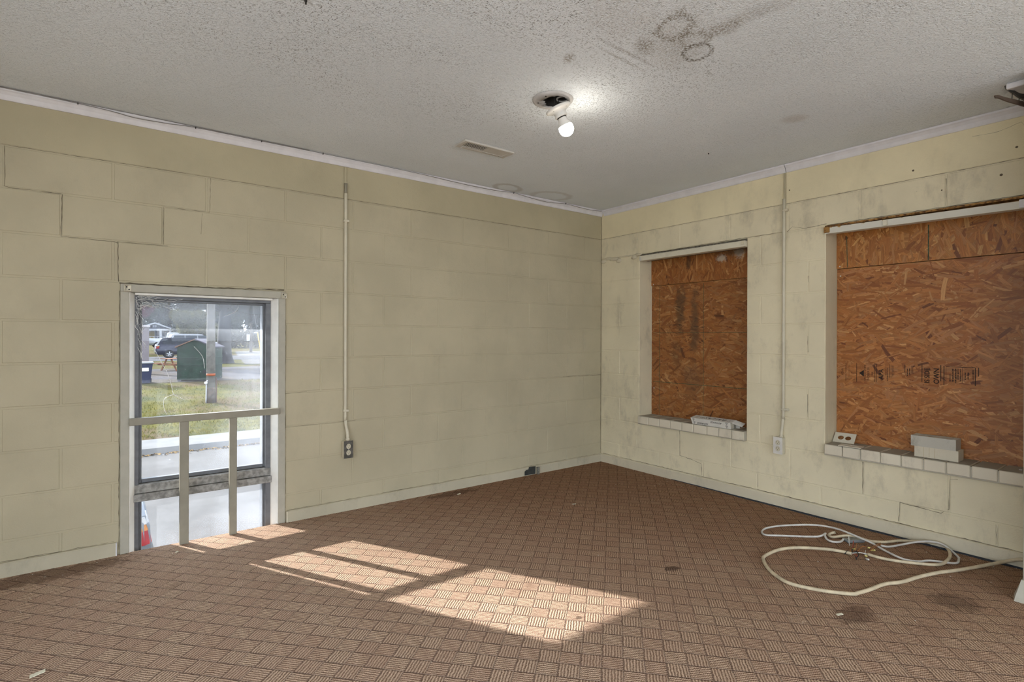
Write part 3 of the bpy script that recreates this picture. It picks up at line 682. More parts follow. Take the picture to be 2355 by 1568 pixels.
# mill stamp printed sideways across the big board
XI = XB - 0.0026
def bar(ya, yb, za, zb): return MB().add([(XI, ya, za), (XI, yb, za), (XI, yb, zb), (XI, ya, zb)], [(0,1,2,3)]).build('stamp_bar', M_ink, b3)
def stamp(s, y, z, size, sx=1.0, thick=0.0): return text_mesh('stamp_text', s, size, M_ink, b3, (XI, y, z), (0, 0, 1), (0, 1, 0), 'CENTER', 0.0, thick, sx)
for y, w, za, zb in ((-1.890, 0.0022, 0.815, 0.925), (-1.908, 0.0010, 0.84, 0.92), (-1.949, 0.0022, 0.815, 0.928), (-2.045, 0.0024, 0.82, 0.928), (-2.053, 0.0024, 0.82, 0.928), (-2.120, 0.0022, 0.85, 0.927), (-2.127, 0.0018, 0.85, 0.925), (-2.194, 0.0030, 0.885, 0.927), (-2.227, 0.0026, 0.88, 0.924), (-2.232, 0.0016, 0.88, 0.924), (-2.274, 0.0030, 0.835, 0.932), (-2.358, 0.0036, 0.845, 0.932), (-2.372, 0.0036, 0.825, 0.930), (-2.381, 0.0014, 0.825, 0.926), (-2.450, 0.0014, 0.84, 0.925), (-2.503, 0.0034, 0.830, 0.924), (-2.516, 0.0030, 0.88, 0.926)):
    bar(y-w/2, y+w/2, za, zb)
bar(-2.503, -2.381, 0.9235, 0.926)
stamp('HTHM', -1.872, 0.872, 0.018, 0.85)
MB().add([(XI, -1.962+0.0, 0.868), (XI, -1.988, 0.888), (XI, -1.988, 0.848)], [(0,1,2)]).build('stamp_mark', M_ink, b3)
stamp('APA', -1.981, 0.868, 0.010, 0.8)
stamp('WOBER 30', -2.012, 0.866, 0.017, 0.95); stamp('OSB', -2.033, 0.866, 0.013, 0.9)
stamp('APA', -2.078, 0.867, 0.033, 1.0, 0.0006)
stamp('IS SIDE', -2.298, 0.872, 0.032, 0.88, 0.0008); stamp('OWN', -2.340, 0.872, 0.034, 0.95, 0.0008)
rs_ = random.Random(8)
def fine_print(y, za, zb, h):       # rows of print too small to read
    z = za; m = MB()
    while z < zb:
        l = rs_.uniform(0.002, 0.006); m.add([(XI, y-h/2, z), (XI, y+h/2*rs_.uniform(.4, 1), z), (XI, y+h/2, min(z+l, zb)), (XI, y-h/2*rs_.uniform(.4, 1), min(z+l, zb))], [(0,1,2,3)]); z += l + rs_.uniform(0.001, 0.003)
    m.build('stamp_print', M_ink, b3)
for y, za, zb, h in ((-1.994, 0.825, 0.918, 0.006), (-2.102, 0.86, 0.90, 0.004), (-2.110, 0.83, 0.905, 0.004), (-2.136, 0.86, 0.92, 0.005), (-2.206, 0.865, 0.905, 0.006), (-2.217, 0.87, 0.908, 0.007), (-2.398, 0.85, 0.885, 0.005), (-2.410, 0.845, 0.915, 0.007), (-2.422, 0.84, 0.917, 0.007), (-2.432, 0.86, 0.917, 0.006), (-2.442, 0.85, 0.917, 0.005), (-2.462, 0.86, 0.90, 0.006), (-2.474, 0.86, 0.90, 0.006), (-2.494, 0.889, 0.914, 0.008), (-2.494, 0.845, 0.885, 0.003)):
    fine_print(y, za, zb, h)
# head rails over both boards
MB().bbox(-0.026, 0.030, -1.337, -0.442, 1.692, 1.732, 0.002).build('head_rail', M_cream, w2)
MB().bbox(-0.028, -0.0262, -0.462, -0.443, 1.694, 1.722, 0.0006).build('end_clip', M_jamb, w2)
MB().bbox(-0.030, -0.0265, -1.333, -1.312, 1.705, 1.730, 0.0006).build('end_clip', M_base, w2)
MB().box(0.03, 0.10, -1.337, -0.426, 1.700, 1.747).build('dark_gap', M_crack, w2)
MB().bbox(-0.012, 0.028, -1.336, -0.440, 1.734, 1.742, 0.001).build('lintel_plate', flat('soiled_steel', (0.16, 0.14, 0.11), 0.8, var=0.5, scale=70), w2)
def rusty():
    t = NT('rusty_painted_steel').set(0.7, 0.1, 0.3); p = t.pos(); n = t.noise(p, 42, 5, 0.65)
    t.col(t.mix(t.rng(n, 0.40, 0.60), (0.10, 0.045, 0.015), (0.36, 0.19, 0.055))); t.bump(n, 0.4, 0.004); return t.m
M_rust = rusty()
def chipped():
    t = NT('chipped_white_rail').set(0.5, 0, 0.3); p = t.pos(); sep = t.new('ShaderNodeSeparateXYZ'); t.link(p, sep.inputs[0])
    n = t.math('ADD', t.noise(p, 30, 5, 0.6), t.rng(sep.outputs[2], 1.715, 1.737, -0.1, 0.16)); t.col(t.mix(t.rng(n, 0.62, 0.68), (0.66, 0.63, 0.54), (0.42, 0.24, 0.075))); return t.m
M_chip = chipped()
# the rail of the large window has sagged a little towards its far end
hr = MB(); hr.prism([(0.0, 0.0), (0.9, -0.012), (0.9, 0.024), (0.0, 0.036)], (-0.024, -1.842, 1.699), (0, -1, 0), (0, 0, 1), (0.05, 0, 0)); hr.build('head_rail', M_chip, w3)
MB().bbox(-0.022, 0.03, -2.742, -1.840, 1.7365, 1.7475, 0.001).build('lintel_plate', M_rust, w3)
rc = MB(); rc.bbox(-0.034, -0.022, -1.868, -1.838, 1.704, 1.737, 0.002); rc.build('end_cap', M_rust, w3)
MB().bbox(-0.036, -0.0245, -2.165, -2.145, 1.698, 1.728, 0.001).build('bracket', M_cream, w3)
MB().bbox(-0.036, -0.0245, -2.722, -2.700, 1.69, 1.728, 0.001).build('bracket', M_white, w3)
crack(wall_r, RC((-1.84, 1.753), (-2.25, 1.756), (-2.74, 1.754)), 0.0020, 70, 0.003)
crack(wall_r, RC((-0.44, 1.749), (-1.34, 1.752)), 0.0022, 71, 0.003)
# sills: one painted brick beside the other on a bed of mortar
M_silltop = painted_block('sill_mortar', (0.50, 0.46, 0.37), 0.6, 0.8)
def sill_mat():
    # painted brick whose flat top has gathered grey dust
    m_ = painted_block('sill_brick_paint', (0.70, 0.63, 0.49), 0.40, 0.9); nt = m_.node_tree; b_ = nt.nodes['Principled BSDF']; src = b_.inputs['Base Color'].links[0].from_socket
    g = nt.nodes.new('ShaderNodeNewGeometry'); sx = nt.nodes.new('ShaderNodeSeparateXYZ'); nt.links.new(g.outputs['True Normal'], sx.inputs[0])
    r_ = nt.nodes.new('ShaderNodeMapRange'); nt.links.new(sx.outputs[2], r_.inputs[0]); r_.inputs[1].default_value = 0.6; r_.inputs[2].default_value = 0.9; r_.inputs[4].default_value = 0.8
    mx = nt.nodes.new('ShaderNodeMix'); mx.data_type = 'RGBA'; nt.links.new(r_.outputs[0], mx.inputs[0]); nt.links.new(src, mx.inputs[6]); mx.inputs[7].default_value = (0.25, 0.235, 0.19, 1); nt.links.new(mx.outputs[2], b_.inputs['Base Color'])
    return m_
M_sill = sill_mat()
def sill(win_, js, zt, drop):
    bed = MB().box(-0.022, XB-0.001, js[-1], js[0], 0.3805, zt-0.006).build('sill_bed', M_silltop, win_)
    r = random.Random(len(js))
    for i, (a, b_) in enumerate(zip(js[1:], js[:-1])):
        dz = drop(i) + r.uniform(-0.0012, 0.0012); dx = r.uniform(-0.002, 0.002)
        MB().bbox(-0.030+dx, XB-0.002, a+0.003, b_-0.003, 0.386+dz, zt+dz, 0.003).build('brick', M_sill, win_)
sill(w2, [-0.430, -0.539, -0.641, -0.745, -0.847, -0.946, -1.058, -1.149, -1.248, -1.337], 0.446, lambda i: 0.0 if i < 4 else -0.001)
sill(w3, [-1.842, -1.942, -2.036, -2.135, -2.233, -2.331, -2.428, -2.527, -2.629, -2.742], 0.445, lambda i: 0.0)

# ================================================================ THINGS ON THE SILLS
def cell_plate(m, x0, x1, y0, y1, z0, z1, holes, nx, n=20, back=True):
    """slab with round or oval through-holes: holes = [(cx, cy, rx, ry)], one per column of width (x1-x0)/nx; faces z0 (bottom) and z1 (top)"""
    w = (x1-x0)/nx
    rows = {}
    for h in holes: rows.setdefault(int((h[0]-x0)/w), []).append(h)
    for c in range(nx):
        a, b = x0+c*w, x0+(c+1)*w; hs = sorted(rows.get(c, []), key=lambda h: h[1]); k = max(1, len(hs)); hh = (y1-y0)/k
        for j in range(k):
            p, q = y0+j*hh, y0+(j+1)*hh
            if not hs:
                m.add([(a,p,z1),(b,p,z1),(b,q,z1),(a,q,z1),(a,p,z0),(b,p,z0),(b,q,z0),(a,q,z0)], [(0,1,2,3),(7,6,5,4)]); continue
            cx, cy, rx, ry = hs[j]; ring = []; sq_ = []
            for i in range(n):
                an = 2*math.pi*i/n + math.pi/4; co, si = math.cos(an), math.sin(an); ring.append((cx+rx*co, cy+ry*si)); mm = max(abs(co), abs(si)); sq_.append(((a+b)/2+(b-a)/2*co/mm, (p+q)/2+(q-p)/2*si/mm))
            V = [(u, v, z1) for u, v in ring] + [(u, v, z1) for u, v in sq_] + [(u, v, z0) for u, v in ring] + [(u, v, z0) for u, v in sq_]
            Fs = []
            for i in range(n):
                i2 = (i+1) % n; Fs += [(i, i2, n+i2, n+i), (2*n+i, 3*n+i, 3*n+i2, 2*n+i2), (i, 2*n+i, 2*n+i2, i2)]
            m.add(V, Fs)
    m.add([(x0,y0,z0),(x1,y0,z0),(x1,y1,z0),(x0,y1,z0),(x0,y0,z1),(x1,y0,z1),(x1,y1,z1),(x0,y1,z1)], [(0,1,5,4),(1,2,6,5),(2,3,7,6),(3,0,4,7)])
    return m
def transform(m, mat, start=0):
    for i in range(start, len(m.v)): m.v[i] = tuple(mat @ Vector(m.v[i]))
    return m
# ballast carton: crushed, upside down to the viewer, its end flap sprung open
M_card = flat('white_carton', (0.66, 0.63, 0.56), 0.7, var=0.05)
M_cardin = flat('carton_inside', (0.40, 0.36, 0.28), 0.85, var=0.1)
M_print = flat('carton_print', (0.045, 0.040, 0.038), 0.7)
bx = thing('ballast_carton', (0.0, -1.085, 0.446), 'white printed ballast carton lying open on the small window sill', 'carton')
yl, yr = -0.930, -1.238
FB, FT, BT, BB = Vector((-0.020, 0, 0.4475)), Vector((-0.026, 0, 0.491)), Vector((0.038, 0, 0.505)), Vector((0.046, 0, 0.4485))
def at_y(v, y): return Vector((v.x, y, v.z))
q = [at_y(v, yl + (0.010 if v is FT else (0.004 if v is BT else -0.004))) for v in (FB, FT, BT, BB)]; q2 = [at_y(v, yr) for v in (FB, FT, BT, BB)]
cb = MB(); cb.add(q+q2, [(0,1,2,3), (0,4,5,1), (1,5,6,2), (2,6,7,3), (3,7,4,0)])
ins = [v + (Vector((0.006, yr, 0.475)) - v)*0.03 for v in q2]; inn = [Vector((v.x, yr+0.10, v.z)) for v in ins]
cb.add(q2+ins, [(i, (i+1) % 4, 4+(i+1) % 4, 4+i) for i in range(4)])
cb.build('body', M_card, bx)
MB().add(ins+inn, [(i, (i+1) % 4, 4+(i+1) % 4, 4+i) for i in range(4)] + [(4,5,6,7)]).build('lining', M_cardin, bx)
def flap(pts, th, nm='end_flap', mt=None):
    P = [Vector(p) for p in pts]; nrm = (P[1]-P[0]).cross(P[2]-P[0]).normalized()*th
    return MB().add(P + [p+nrm for p in P], [(0,1,2,3), (7,6,5,4)] + [(i, (i+1) % 4, 4+(i+1) % 4, 4+i) for i in range(4)]).build(nm, mt or M_card, bx)
flap([(-0.020, -1.239, 0.491), (0.040, -1.239, 0.505), (0.064, -1.296, 0.486), (0.010, -1.300, 0.468)], 0.0012)
flap([(0.042, -1.239, 0.500), (0.046, -1.239, 0.4495), (0.048, -1.265, 0.4495), (0.045, -1.265, 0.492)], 0.0010)
flap([(-0.018, -1.2385, 0.450), (-0.024, -1.2385, 0.488), (0.006, -1.246, 0.482), (0.008, -1.246, 0.4500)], 0.0010, 'end_flap', M_cardin)
fn = Vector((-1, 0, -0.13)).normalized()*0.0005
def fpt(y, t): return at_y(FB.lerp(FT, t), y) + fn
fu = (FT-FB).normalized()
def tpt(y, t): return at_y(FT.lerp(BT, t), y) + Vector((-0.2, 0, 1)).normalized()*0.0006
tu = (BT-FT).normalized()
text_mesh('lettering', 'ADVANCE', 0.0165, M_print, bx, fpt(-1.128, 0.70), (0, 1, 0), -fu, 'CENTER', 0.25, 0.0004, 1.12)
text_mesh('lettering', 'ADVANCE', 0.0165, M_print, bx, fpt(-1.020, 0.27), (0, 1, 0), -fu, 'CENTER', 0.25, 0.0004, 1.12)
text_mesh('lettering', 'BALLAST', 0.040, M_print, bx, tpt(-1.095, 0.52), (0, 1, 0), -tu, 'CENTER', 0.35, 0.0004, 1.22)
def tri_mark(fp, y, t, w, sgn, up):
    c = fp(y, t); e = Vector((0, 1, 0)); P = [c + e*w + up*w*sgn, c - e*w + up*w*sgn, c - up*w*sgn]; cc_ = (P[0]+P[1]+P[2])/3
    Q = [cc_ + (p-cc_)*0.62 for p in P]
    MB().add(P+Q, [(0,1,4,3), (1,2,5,4), (2,0,3,5)]).build('triangle_mark', M_print, bx)
    text_mesh('lettering', 'A', w*0.75, M_print, bx, cc_, (0, 1, 0), -up, 'CENTER', 0, 0.0002)
for t_ in (0.72, 0.26): tri_mark(fpt, -1.208, t_, 0.0095, 1, fu)
tri_mark(fpt, -0.946, 0.68, 0.0090, 1, fu); tri_mark(fpt, -0.952, 0.22, 0.0080, 1, fu)
for y_ in (-0.955, -1.222): 
    for dy in (0.0, 0.012): 
        c = tpt(y_ + (dy if y_ < -1 else -dy), 0.5); MB().add([c + Vector((0, 0.004, 0)) - tu*0.024, c + Vector((0, 0.006, 0)) - tu*0.024, c + Vector((0, 0.001, 0)) + tu*0.022, c + Vector((0, -0.001, 0)) + tu*0.022], [(0,1,2,3)]).build('stripe', M_print, bx)

# two cored bricks stacked on the big sill
M_brickg = painted_block('grey_brick_face', (0.54, 0.51, 0.43), 0.65, 1.0)
M_brickc = painted_block('cream_brick_face', (0.68, 0.615, 0.475), 0.3, 0.8)
def cored_brick(x0, x1, ya, yb, z0, z1, label, mat, rz, drips):
    t = thing('loose_brick', ((x0+x1)/2, (ya+yb)/2, z0), label, 'brick', 'bricks stacked on the large window sill')
    L, W_, H_ = yb-ya, x1-x0, z1-z0; m = MB()
    hs = []
    for c in range(5):
        cx = -L/2 + (c+0.5)*L/5
        for r_ in (-1, 1): hs.append((cx, r_*W_*0.21, 0.0105, 0.0105))
    cell_plate(m, -L/2, L/2, -W_/2, W_/2, 0, H_, hs, 5, 16)
    o = transform(m, Matrix.Translation(Vector(t.location)) @ Matrix.Rotation(rz + math.pi/2, 4, 'Z')).build('brick_body', mat, t)
    for k, (d, w) in enumerate(drips):
        y = yb - d; MB().add([(x0-0.0006, y, z0+0.003), (x0-0.0006, y+w, z0+0.003), (x0-0.0006, y+w*0.8, z1-0.001), (x0-0.0006, y, z1-0.001)], [(0,1,2,3)]).build('paint_run', flat('ochre_run', (0.44, 0.35, 0.17), 0.8), t)
    return t
cored_brick(0.012, 0.102, -2.468, -2.281, 0.4465, 0.5015, 'cream brick with ochre paint runs, lower of the two stacked on the sill', M_brickc, 0.0, [(0.041, 0.0016), (0.066, 0.0016), (0.090, 0.0016)])
cored_brick(0.008, 0.098, -2.458, -2.266, 0.5020, 0.5575, 'grey brick with core holes, upper of the two stacked on the sill', M_brickg, 0.012, [])

# two duplex cover plates
M_plate = flat('ivory_plate', (0.62, 0.57, 0.45), 0.4, var=0.04)
def cover_plate(name, label, mat4, holes_open=True):
    t = thing(name, mat4.translation, label, 'cover plate', 'outlet cover plates on the large window sill'); m = MB()
    cell_plate(m, -0.0575, 0.0575, -0.035, 0.035, -0.0022, 0.0022, [(-0.0195, 0, 0.0165, 0.0145), (0.0195, 0, 0.0165, 0.0145)], 2, 24)
    transform(m, mat4).build('plate', M_plate, t)
    s = MB().lathe([(0.0001, 0.0034), (0.0022, 0.0032), (0.003, 0.0022)], (0, 0, 0), (0, 0, 1), 10); transform(s, mat4).build('screw', M_nail, t)
    return t
def frame(o, ex, ey):
    ex = Vector(ex).normalized(); ey = Vector(ey); ey = (ey - ex*ey.dot(ex)).normalized(); ez = ex.cross(ey); m = Matrix.Identity(4)
    for i, v in enumerate((ex, ey, ez)):
        for j in range(3): m[j][i] = v[j]
    m.translation = Vector(o); return m
cp = frame((0.108, -1.9015, 0.4735), (0.004, -0.115, 0.0005), (0.040, 0.002, 0.046))
cover_plate('outlet_cover', 'ivory outlet cover plate leaning upright against the strand board', cp)
cp2 = frame((0.000, -1.978, 0.4505), (0.012, -0.119, -0.001), (1, 0.10, 0.0))
cover_plate('outlet_cover', 'ivory outlet cover plate lying flat on the sill bricks', cp2)
MB().bbox(0.05, 0.062, -2.70, -2.688, 0.4455, 0.449, 0.001).build('paint_chip', M_white, w3)

# ================================================================ CONDUITS AND OUTLETS
M_cond = flat('painted_conduit', (0.60, 0.55, 0.42), 0.45, var=0.05)
c1 = thing('electrical_conduit', (-2.274, -0.012, 0.44), 'cream painted conduit running up the window wall from the dark outlet', 'conduit')
MB().tube(smooth_path([(-2.264, -0.030, 0.437), (-2.264, -0.030, 0.475), (-2.272, -0.014, 0.56), (-2.2725, -0.0125, 0.70), (-2.2725, -0.0125, 1.93), (-2.2725, -0.0125, 1.96)], 4), 0.0098, 12).build('pipe', M_cond, c1)
MB().bbox(-2.2805, -2.2645, -0.010, -0.0004, 1.955, 2.125, 0.002).build('capping_strip', M_beam, c1)
MB().tube([(-2.264, -0.030, 0.4375), (-2.264, -0.030, 0.452)], 0.0135, 12).build('connector', M_cond, c1)
for z in (0.62, 1.79): MB().bbox(-2.286, -2.252, -0.0235, -0.0002, z-0.008, z+0.008, 0.003).build('strap', M_cond, c1)
c2 = thing('electrical_conduit', (-0.012, -1.592, 0.45), 'cream painted conduit running up between the two boarded windows', 'conduit')
MB().tube(smooth_path([(-0.030, -1.588, 0.446), (-0.030, -1.589, 0.475), (-0.016, -1.592, 0.56), (-0.0125, -1.592, 0.70), (-0.0125, -1.592, 1.96)], 4), 0.0092, 12).build('pipe', M_cond, c2)
MB().bbox(-0.008, -0.0004, -1.5985, -1.5855, 1.955, 2.125, 0.002).build('capping_strip', M_beam, c2)
MB().tube([(-0.030, -1.588, 0.4465), (-0.030, -1.588, 0.458)], 0.0128, 12).build('connector', M_cond, c2)
MB().bbox(-0.0225, -0.0002, -1.626, -1.580, 0.616, 0.630, 0.003).build('strap', M_cond, c2)
MB().bbox(-0.0225, -0.0002, -1.616, -1.582, 1.880, 1.896, 0.003).build('strap', M_base, c2)
def outlet(name, label, T, mat_box, mat_plate, mat_rec):
    """local frame: x across, y out of the wall, z up; T maps to the world"""
    t = thing(name, T.translation, label, 'outlet')
    def mk(m, nm, mt, par): return transform(m, T).build(nm, mt, par)
    mk(MB().bbox(-0.0285, 0.0285, 0.0005, 0.040, -0.053, 0.053, 0.004), 'box', mat_box, t)
    m = MB(); cell_plate(m, -0.053, 0.053, -0.0285, 0.0285, 0.0402, 0.0430, [(-0.0195, 0, 0.0165, 0.0145), (0.0195, 0, 0.0165, 0.0145)], 2, 24)
    transform(m, Matrix(((0,1,0,0),(0,0,1,0),(1,0,0,0),(0,0,0,1)))); mk(m, 'cover_plate', mat_plate, t)
    for z in (-0.0195, 0.0195):
        n = 24; prof = []
        r_ = MB(); ring_ = []
        for i in range(n):
            an = 2*math.pi*i/n; x_ = 0.0138*math.cos(an); z_ = 0.0158*math.sin(an); z_ = max(-0.0128, min(0.0128, z_)); ring_.append((x_, z_))
        r_.add([(x, 0.038, z+q_) for x, q_ in ring_] + [(x, 0.0440, z+q_) for x, q_ in ring_] + [(x*0.9, 0.0447, z+q_*0.9) for x, q_ in ring_], [(i, (i+1) % n, n+(i+1) % n, n+i) for i in range(n)] + [(n+i, n+(i+1) % n, 2*n+(i+1) % n, 2*n+i) for i in range(n)] + [tuple(2*n+i for i in range(n))])
        rec = mk(r_, 'receptacle', mat_rec, t)
        mk(MB().box(-0.0062, -0.0042, 0.0446, 0.0450, z-0.001, z+0.008), 'slot', M_black, rec); mk(MB().box(0.0042, 0.0062, 0.0446, 0.0450, z+0.0, z+0.008), 'slot', M_black, rec)
        mk(MB().lathe([(0.0022, 0), (0.0022, 0.0004), (0.0001, 0.0004)], (0, 0.0446, z-0.007), (0, 1, 0), 10), 'slot', M_black, rec)
    mk(MB().lathe([(0.0026, 0), (0.0024, 0.0012), (0.0001, 0.0014)], (0, 0.0428, 0), (0, 1, 0), 10), 'screw', M_nail, t)
    return t
M_steel = flat('tarnished_steel_plate', (0.105, 0.098, 0.085), 0.45, 0.4, var=0.35, scale=60)
M_ivory = flat('ivory_plastic', (0.60, 0.54, 0.40), 0.4, var=0.04)
M_wplate = flat('white_plastic_plate', (0.68, 0.65, 0.59), 0.35, var=0.05)
outlet('wall_outlet', 'ivory duplex outlet with a dark steel plate under the conduit', frame((-2.262, 0.0, 0.3835), (-1, 0, 0), (0, -1, 0)), M_cond, M_steel, M_ivory)
outlet('wall_outlet', 'white duplex outlet between the boarded windows', frame((0.0, -1.5725, 0.3925), (0, 1, 0), (-1, 0, 0)), M_cond, M_wplate, M_ivory)

# torn opening in the baseboard with a bent metal clip
M_zinc = flat('dull_zinc', (0.30, 0.30, 0.27), 0.45, 0.6, var=0.3, scale=80)
M_hole = flat('dark_cavity', (0.045, 0.047, 0.042), 0.8, var=0.3)
jb = thing('cable_clip', (-0.77, -0.021, 0.0), 'bent metal clip over a dark torn opening at the baseboard', 'metal clip')
MB().prism([(-0.864, 0.006), (-0.864, 0.036), (-0.847, 0.047), (-0.826, 0.048), (-0.820, 0.066), (-0.754, 0.063), (-0.757, 0.004)], (0, -0.0212, 0), (1, 0, 0), (0, 0, 1), (0, 0.0011, 0)).build('back_plate', M_hole, jb)
cl = MB(); cl.prism([(-0.022, 0.052), (-0.034, 0.058), (-0.0385, 0.052), (-0.036, 0.004), (-0.041, -0.0), (-0.030, 0.0015), (-0.031, 0.048)], (-0.748, 0, 0), (0, 1, 0), (0, 0, 1), (0.022, 0, 0)); cl.build('clip', M_zinc, jb)

# ================================================================ CEILING
# bare bulb hanging from its broken-out ceiling plate
M_porc = flat('white_porcelain', (0.66, 0.64, 0.60), 0.3, var=0.04)
M_cplate = flat('grey_ceiling_plate', (0.50, 0.48, 0.46), 0.6, var=0.10)
M_dark = flat('dark_box_interior', (0.030, 0.027, 0.024), 0.9, var=0.3)
lamp = thing('ceiling_lamp', (FXC[0], FXC[1], CZ), 'bare lit bulb hanging askew from a broken round ceiling plate', 'lamp')
pm = MB(); n = 40; rp = random.Random(4); prof_o = [(0.094, 0.0), (0.092, -0.005), (0.085, -0.009), (0.077, -0.011)]
V = []
for r_, z_ in prof_o:
    for k in range(n):
        a = 2*math.pi*k/n; V.append((FXC[0]-0.008+r_*math.cos(a), FXC[1]+0.006+r_*math.sin(a), CZ-0.0005+z_))
for z_ in (-0.012, -0.006):
    for k in range(n):
        a = 2*math.pi*k/n; rr = 0.064 + 0.004*math.sin(3*a+1) + rp.uniform(-0.004, 0.003) - (0.020 if abs(((a-2.3+math.pi) % (2*math.pi))-math.pi) < 0.35 else 0)
        V.append((FXC[0]+rr*math.cos(a), FXC[1]+rr*math.sin(a), CZ-0.0005+z_))
pm.add(V, [(j*n+k, j*n+(k+1) % n, (j+1)*n+(k+1) % n, (j+1)*n+k) for j in range(5) for k in range(n)], True)
pm.build('ceiling_plate', M_cplate, lamp)
MB().lathe([(0.0655, -0.004), (0.0658, 0.10), (0.0001, 0.10)], (FXC[0], FXC[1], CZ), (0, 0, 1), 32, False).build('junction_box', M_dark, lamp)
kn = MB(); kr = 0.026; kc = Vector((FXC[0]+0.028, FXC[1]-0.020, CZ+0.004))
kn.tube([kc + Vector((kr*math.cos(a*math.pi/12), kr*math.sin(a*math.pi/12), 0)) for a in range(25)], 0.0034, 8, cap=False); kn.build('knockout_ring', M_cplate, lamp)
for dx, dy in ((-0.075, -0.022), (-0.058, 0.052)): MB().lathe([(0.0001, -0.0005), (0.004, -0.0003), (0.0045, 0.002)], (FXC[0]+dx, FXC[1]+dy, CZ-0.0125), (0, 0, 1), 10).build('screw', M_dark, lamp)
ax = Vector((0.38, -0.16, -0.91)).normalized(); dc = Vector((-1.791, -1.430, 2.130))
hold = MB().lathe([(0.0001, -0.006), (0.052, -0.006), (0.0585, -0.004), (0.060, 0.000), (0.058, 0.005), (0.048, 0.010), (0.034, 0.014), (0.029, 0.020), (0.0265, 0.028), (0.0290, 0.034), (0.0285, 0.040), (0.022, 0.041)], dc, ax, 36).build('lamp_holder', M_porc, lamp)
e1 = ax.orthogonal().normalized(); e2 = ax.cross(e1)
for a in (0.6, 2.2, 3.8, 5.3):
    c = dc + ax*0.0085 + (e1*math.cos(a) + e2*math.sin(a))*0.043; MB().lathe([(0.004, -0.001), (0.0038, 0.003), (0.0001, 0.0034)], c, ax, 8).build('screw', M_zinc, hold)
MB().lathe([(0.0215, 0.040), (0.0220, 0.043), (0.0215, 0.046)], dc, ax, 28).build('socket_ring', M_dark, hold)
M_bulbbase = flat('bulb_collar_white', (0.70, 0.68, 0.64), 0.4, var=0.03)
MB().lathe([(0.0190, 0.042), (0.0200, 0.050), (0.0225, 0.060), (0.0270, 0.072), (0.0315, 0.083)], dc, ax, 32).build('bulb_collar', M_bulbbase, lamp)
eb = NT('lit_bulb'); eb.b.inputs['Emission Color'].default_value = (1.0, 0.93, 0.82, 1); eb.b.inputs['Emission Strength'].default_value = 50.0; eb.col((0.9, 0.9, 0.88))
gn = eb.noise(eb.pos(), 20); eb.link(eb.rng(gn, 0, 1, 0.35, 0.45), eb.b.inputs['Roughness'])
MB().lathe([(0.0315, 0.083), (0.0335, 0.090), (0.0342, 0.098), (0.0325, 0.109), (0.0275, 0.119), (0.0190, 0.1265), (0.0090, 0.1305), (0.0001, 0.1315)], dc, ax, 32).build('bulb', eb.m, lamp)
for dx in (-0.02, 0.012): MB().tube(smooth_path([(FXC[0]+dx, FXC[1]-0.005, CZ+0.05), (FXC[0]+dx*0.8, FXC[1]-0.012, CZ), tuple(dc + ax*-0.004 + Vector((dx, 0.0, 0)))], 5), 0.0018, 6).build('wire', M_dark, lamp)

# air register
M_reg = flat('register_enamel', (0.55, 0.52, 0.47), 0.5, var=0.04)
vt = thing('air_register', (-1.695, -0.690, CZ), 'off-white metal air register with dark louvres set in the ceiling', 'vent')
vx0, vx1, vy0, vy1 = -1.866, -1.524, -0.747, -0.634; zb = CZ-0.012
fr_ = MB()
fr_.bbox(vx0, vx1, vy0, vy0+0.016, zb, CZ-0.0005, 0.002); fr_.bbox(vx0, vx1, vy1-0.024, vy1, zb, CZ-0.0005, 0.002); fr_.bbox(vx0, vx0+0.026, vy0+0.016, vy1-0.024, zb, CZ-0.0005, 0.002); fr_.bbox(vx1-0.030, vx1, vy0+0.016, vy1-0.024, zb, CZ-0.0005, 0.002)
fr_.build('frame', M_reg, vt)
MB().box(vx0+0.026, -1.695, vy0+0.016, vy1-0.024, CZ-0.003, CZ-0.0006).build('duct_shadow', M_dark, vt)
sl = None
for i in range(12):
    xc = vx0+0.032 + i*0.0118
    m = MB().xbox((xc, (vy0+vy1)/2-0.004, zb+0.0012), 0.0042, vy1-vy0-0.040, 0.0010, Matrix.Rotation(0.12, 3, 'Y')); o = m.build('louvre', M_reg, vt)
MB().bbox(-1.696, vx1-0.030, vy0+0.016, vy1-0.024, zb+0.0015, CZ-0.0006, 0.001).build('blank_plate', M_reg, vt)
for i in range(13):
    x = -1.70 + i*0.0105; MB().box(x, x+0.0042, vy1-0.0200, vy1-0.0165, zb-0.0004, zb+0.003).build('slot', M_dark, vt)
MB().bbox(vx0+0.030, vx0+0.036, vy1-0.030, vy1-0.010, zb-0.006, zb, 0.001).build('damper_lever', M_reg, vt)

# thin wire tacked along the trim, sagging here and there
M_wire = flat('grey_bell_wire', (0.24, 0.225, 0.21), 0.6)
ww = thing('bell_wire', (-2.5, -0.036, CZ), 'thin grey wire tacked along the trim over the low window', 'wire')
wp = [(-5.1, 2.170), (-3.83, 2.170), (-3.56, 2.168), (-3.43, 2.163), (-3.34, 2.156), (-3.21, 2.160), (-3.08, 2.168), (-2.76, 2.168), (-2.42, 2.169), (-2.0, 2.169), (-1.72, 2.166), (-1.40, 2.158), (-1.15, 2.160), (-0.99, 2.169), (-0.80, 2.156), (-0.62, 2.152), (-0.456, 2.166), (-0.2, 2.158), (-0.04, 2.166)]
MB().tube(smooth_path([(x, -0.0375 if z > 2.161 else -0.034, z) for x, z in wp], 4), 0.0019, 6).build('strand', M_wire, ww)
MB().tube(smooth_path([(x, -0.041, 2.1715) for x in (-5.1, -4.4, -3.9, -3.4, -2.9, -2.5)], 2), 0.0016, 6).build('strand', M_wire, ww)
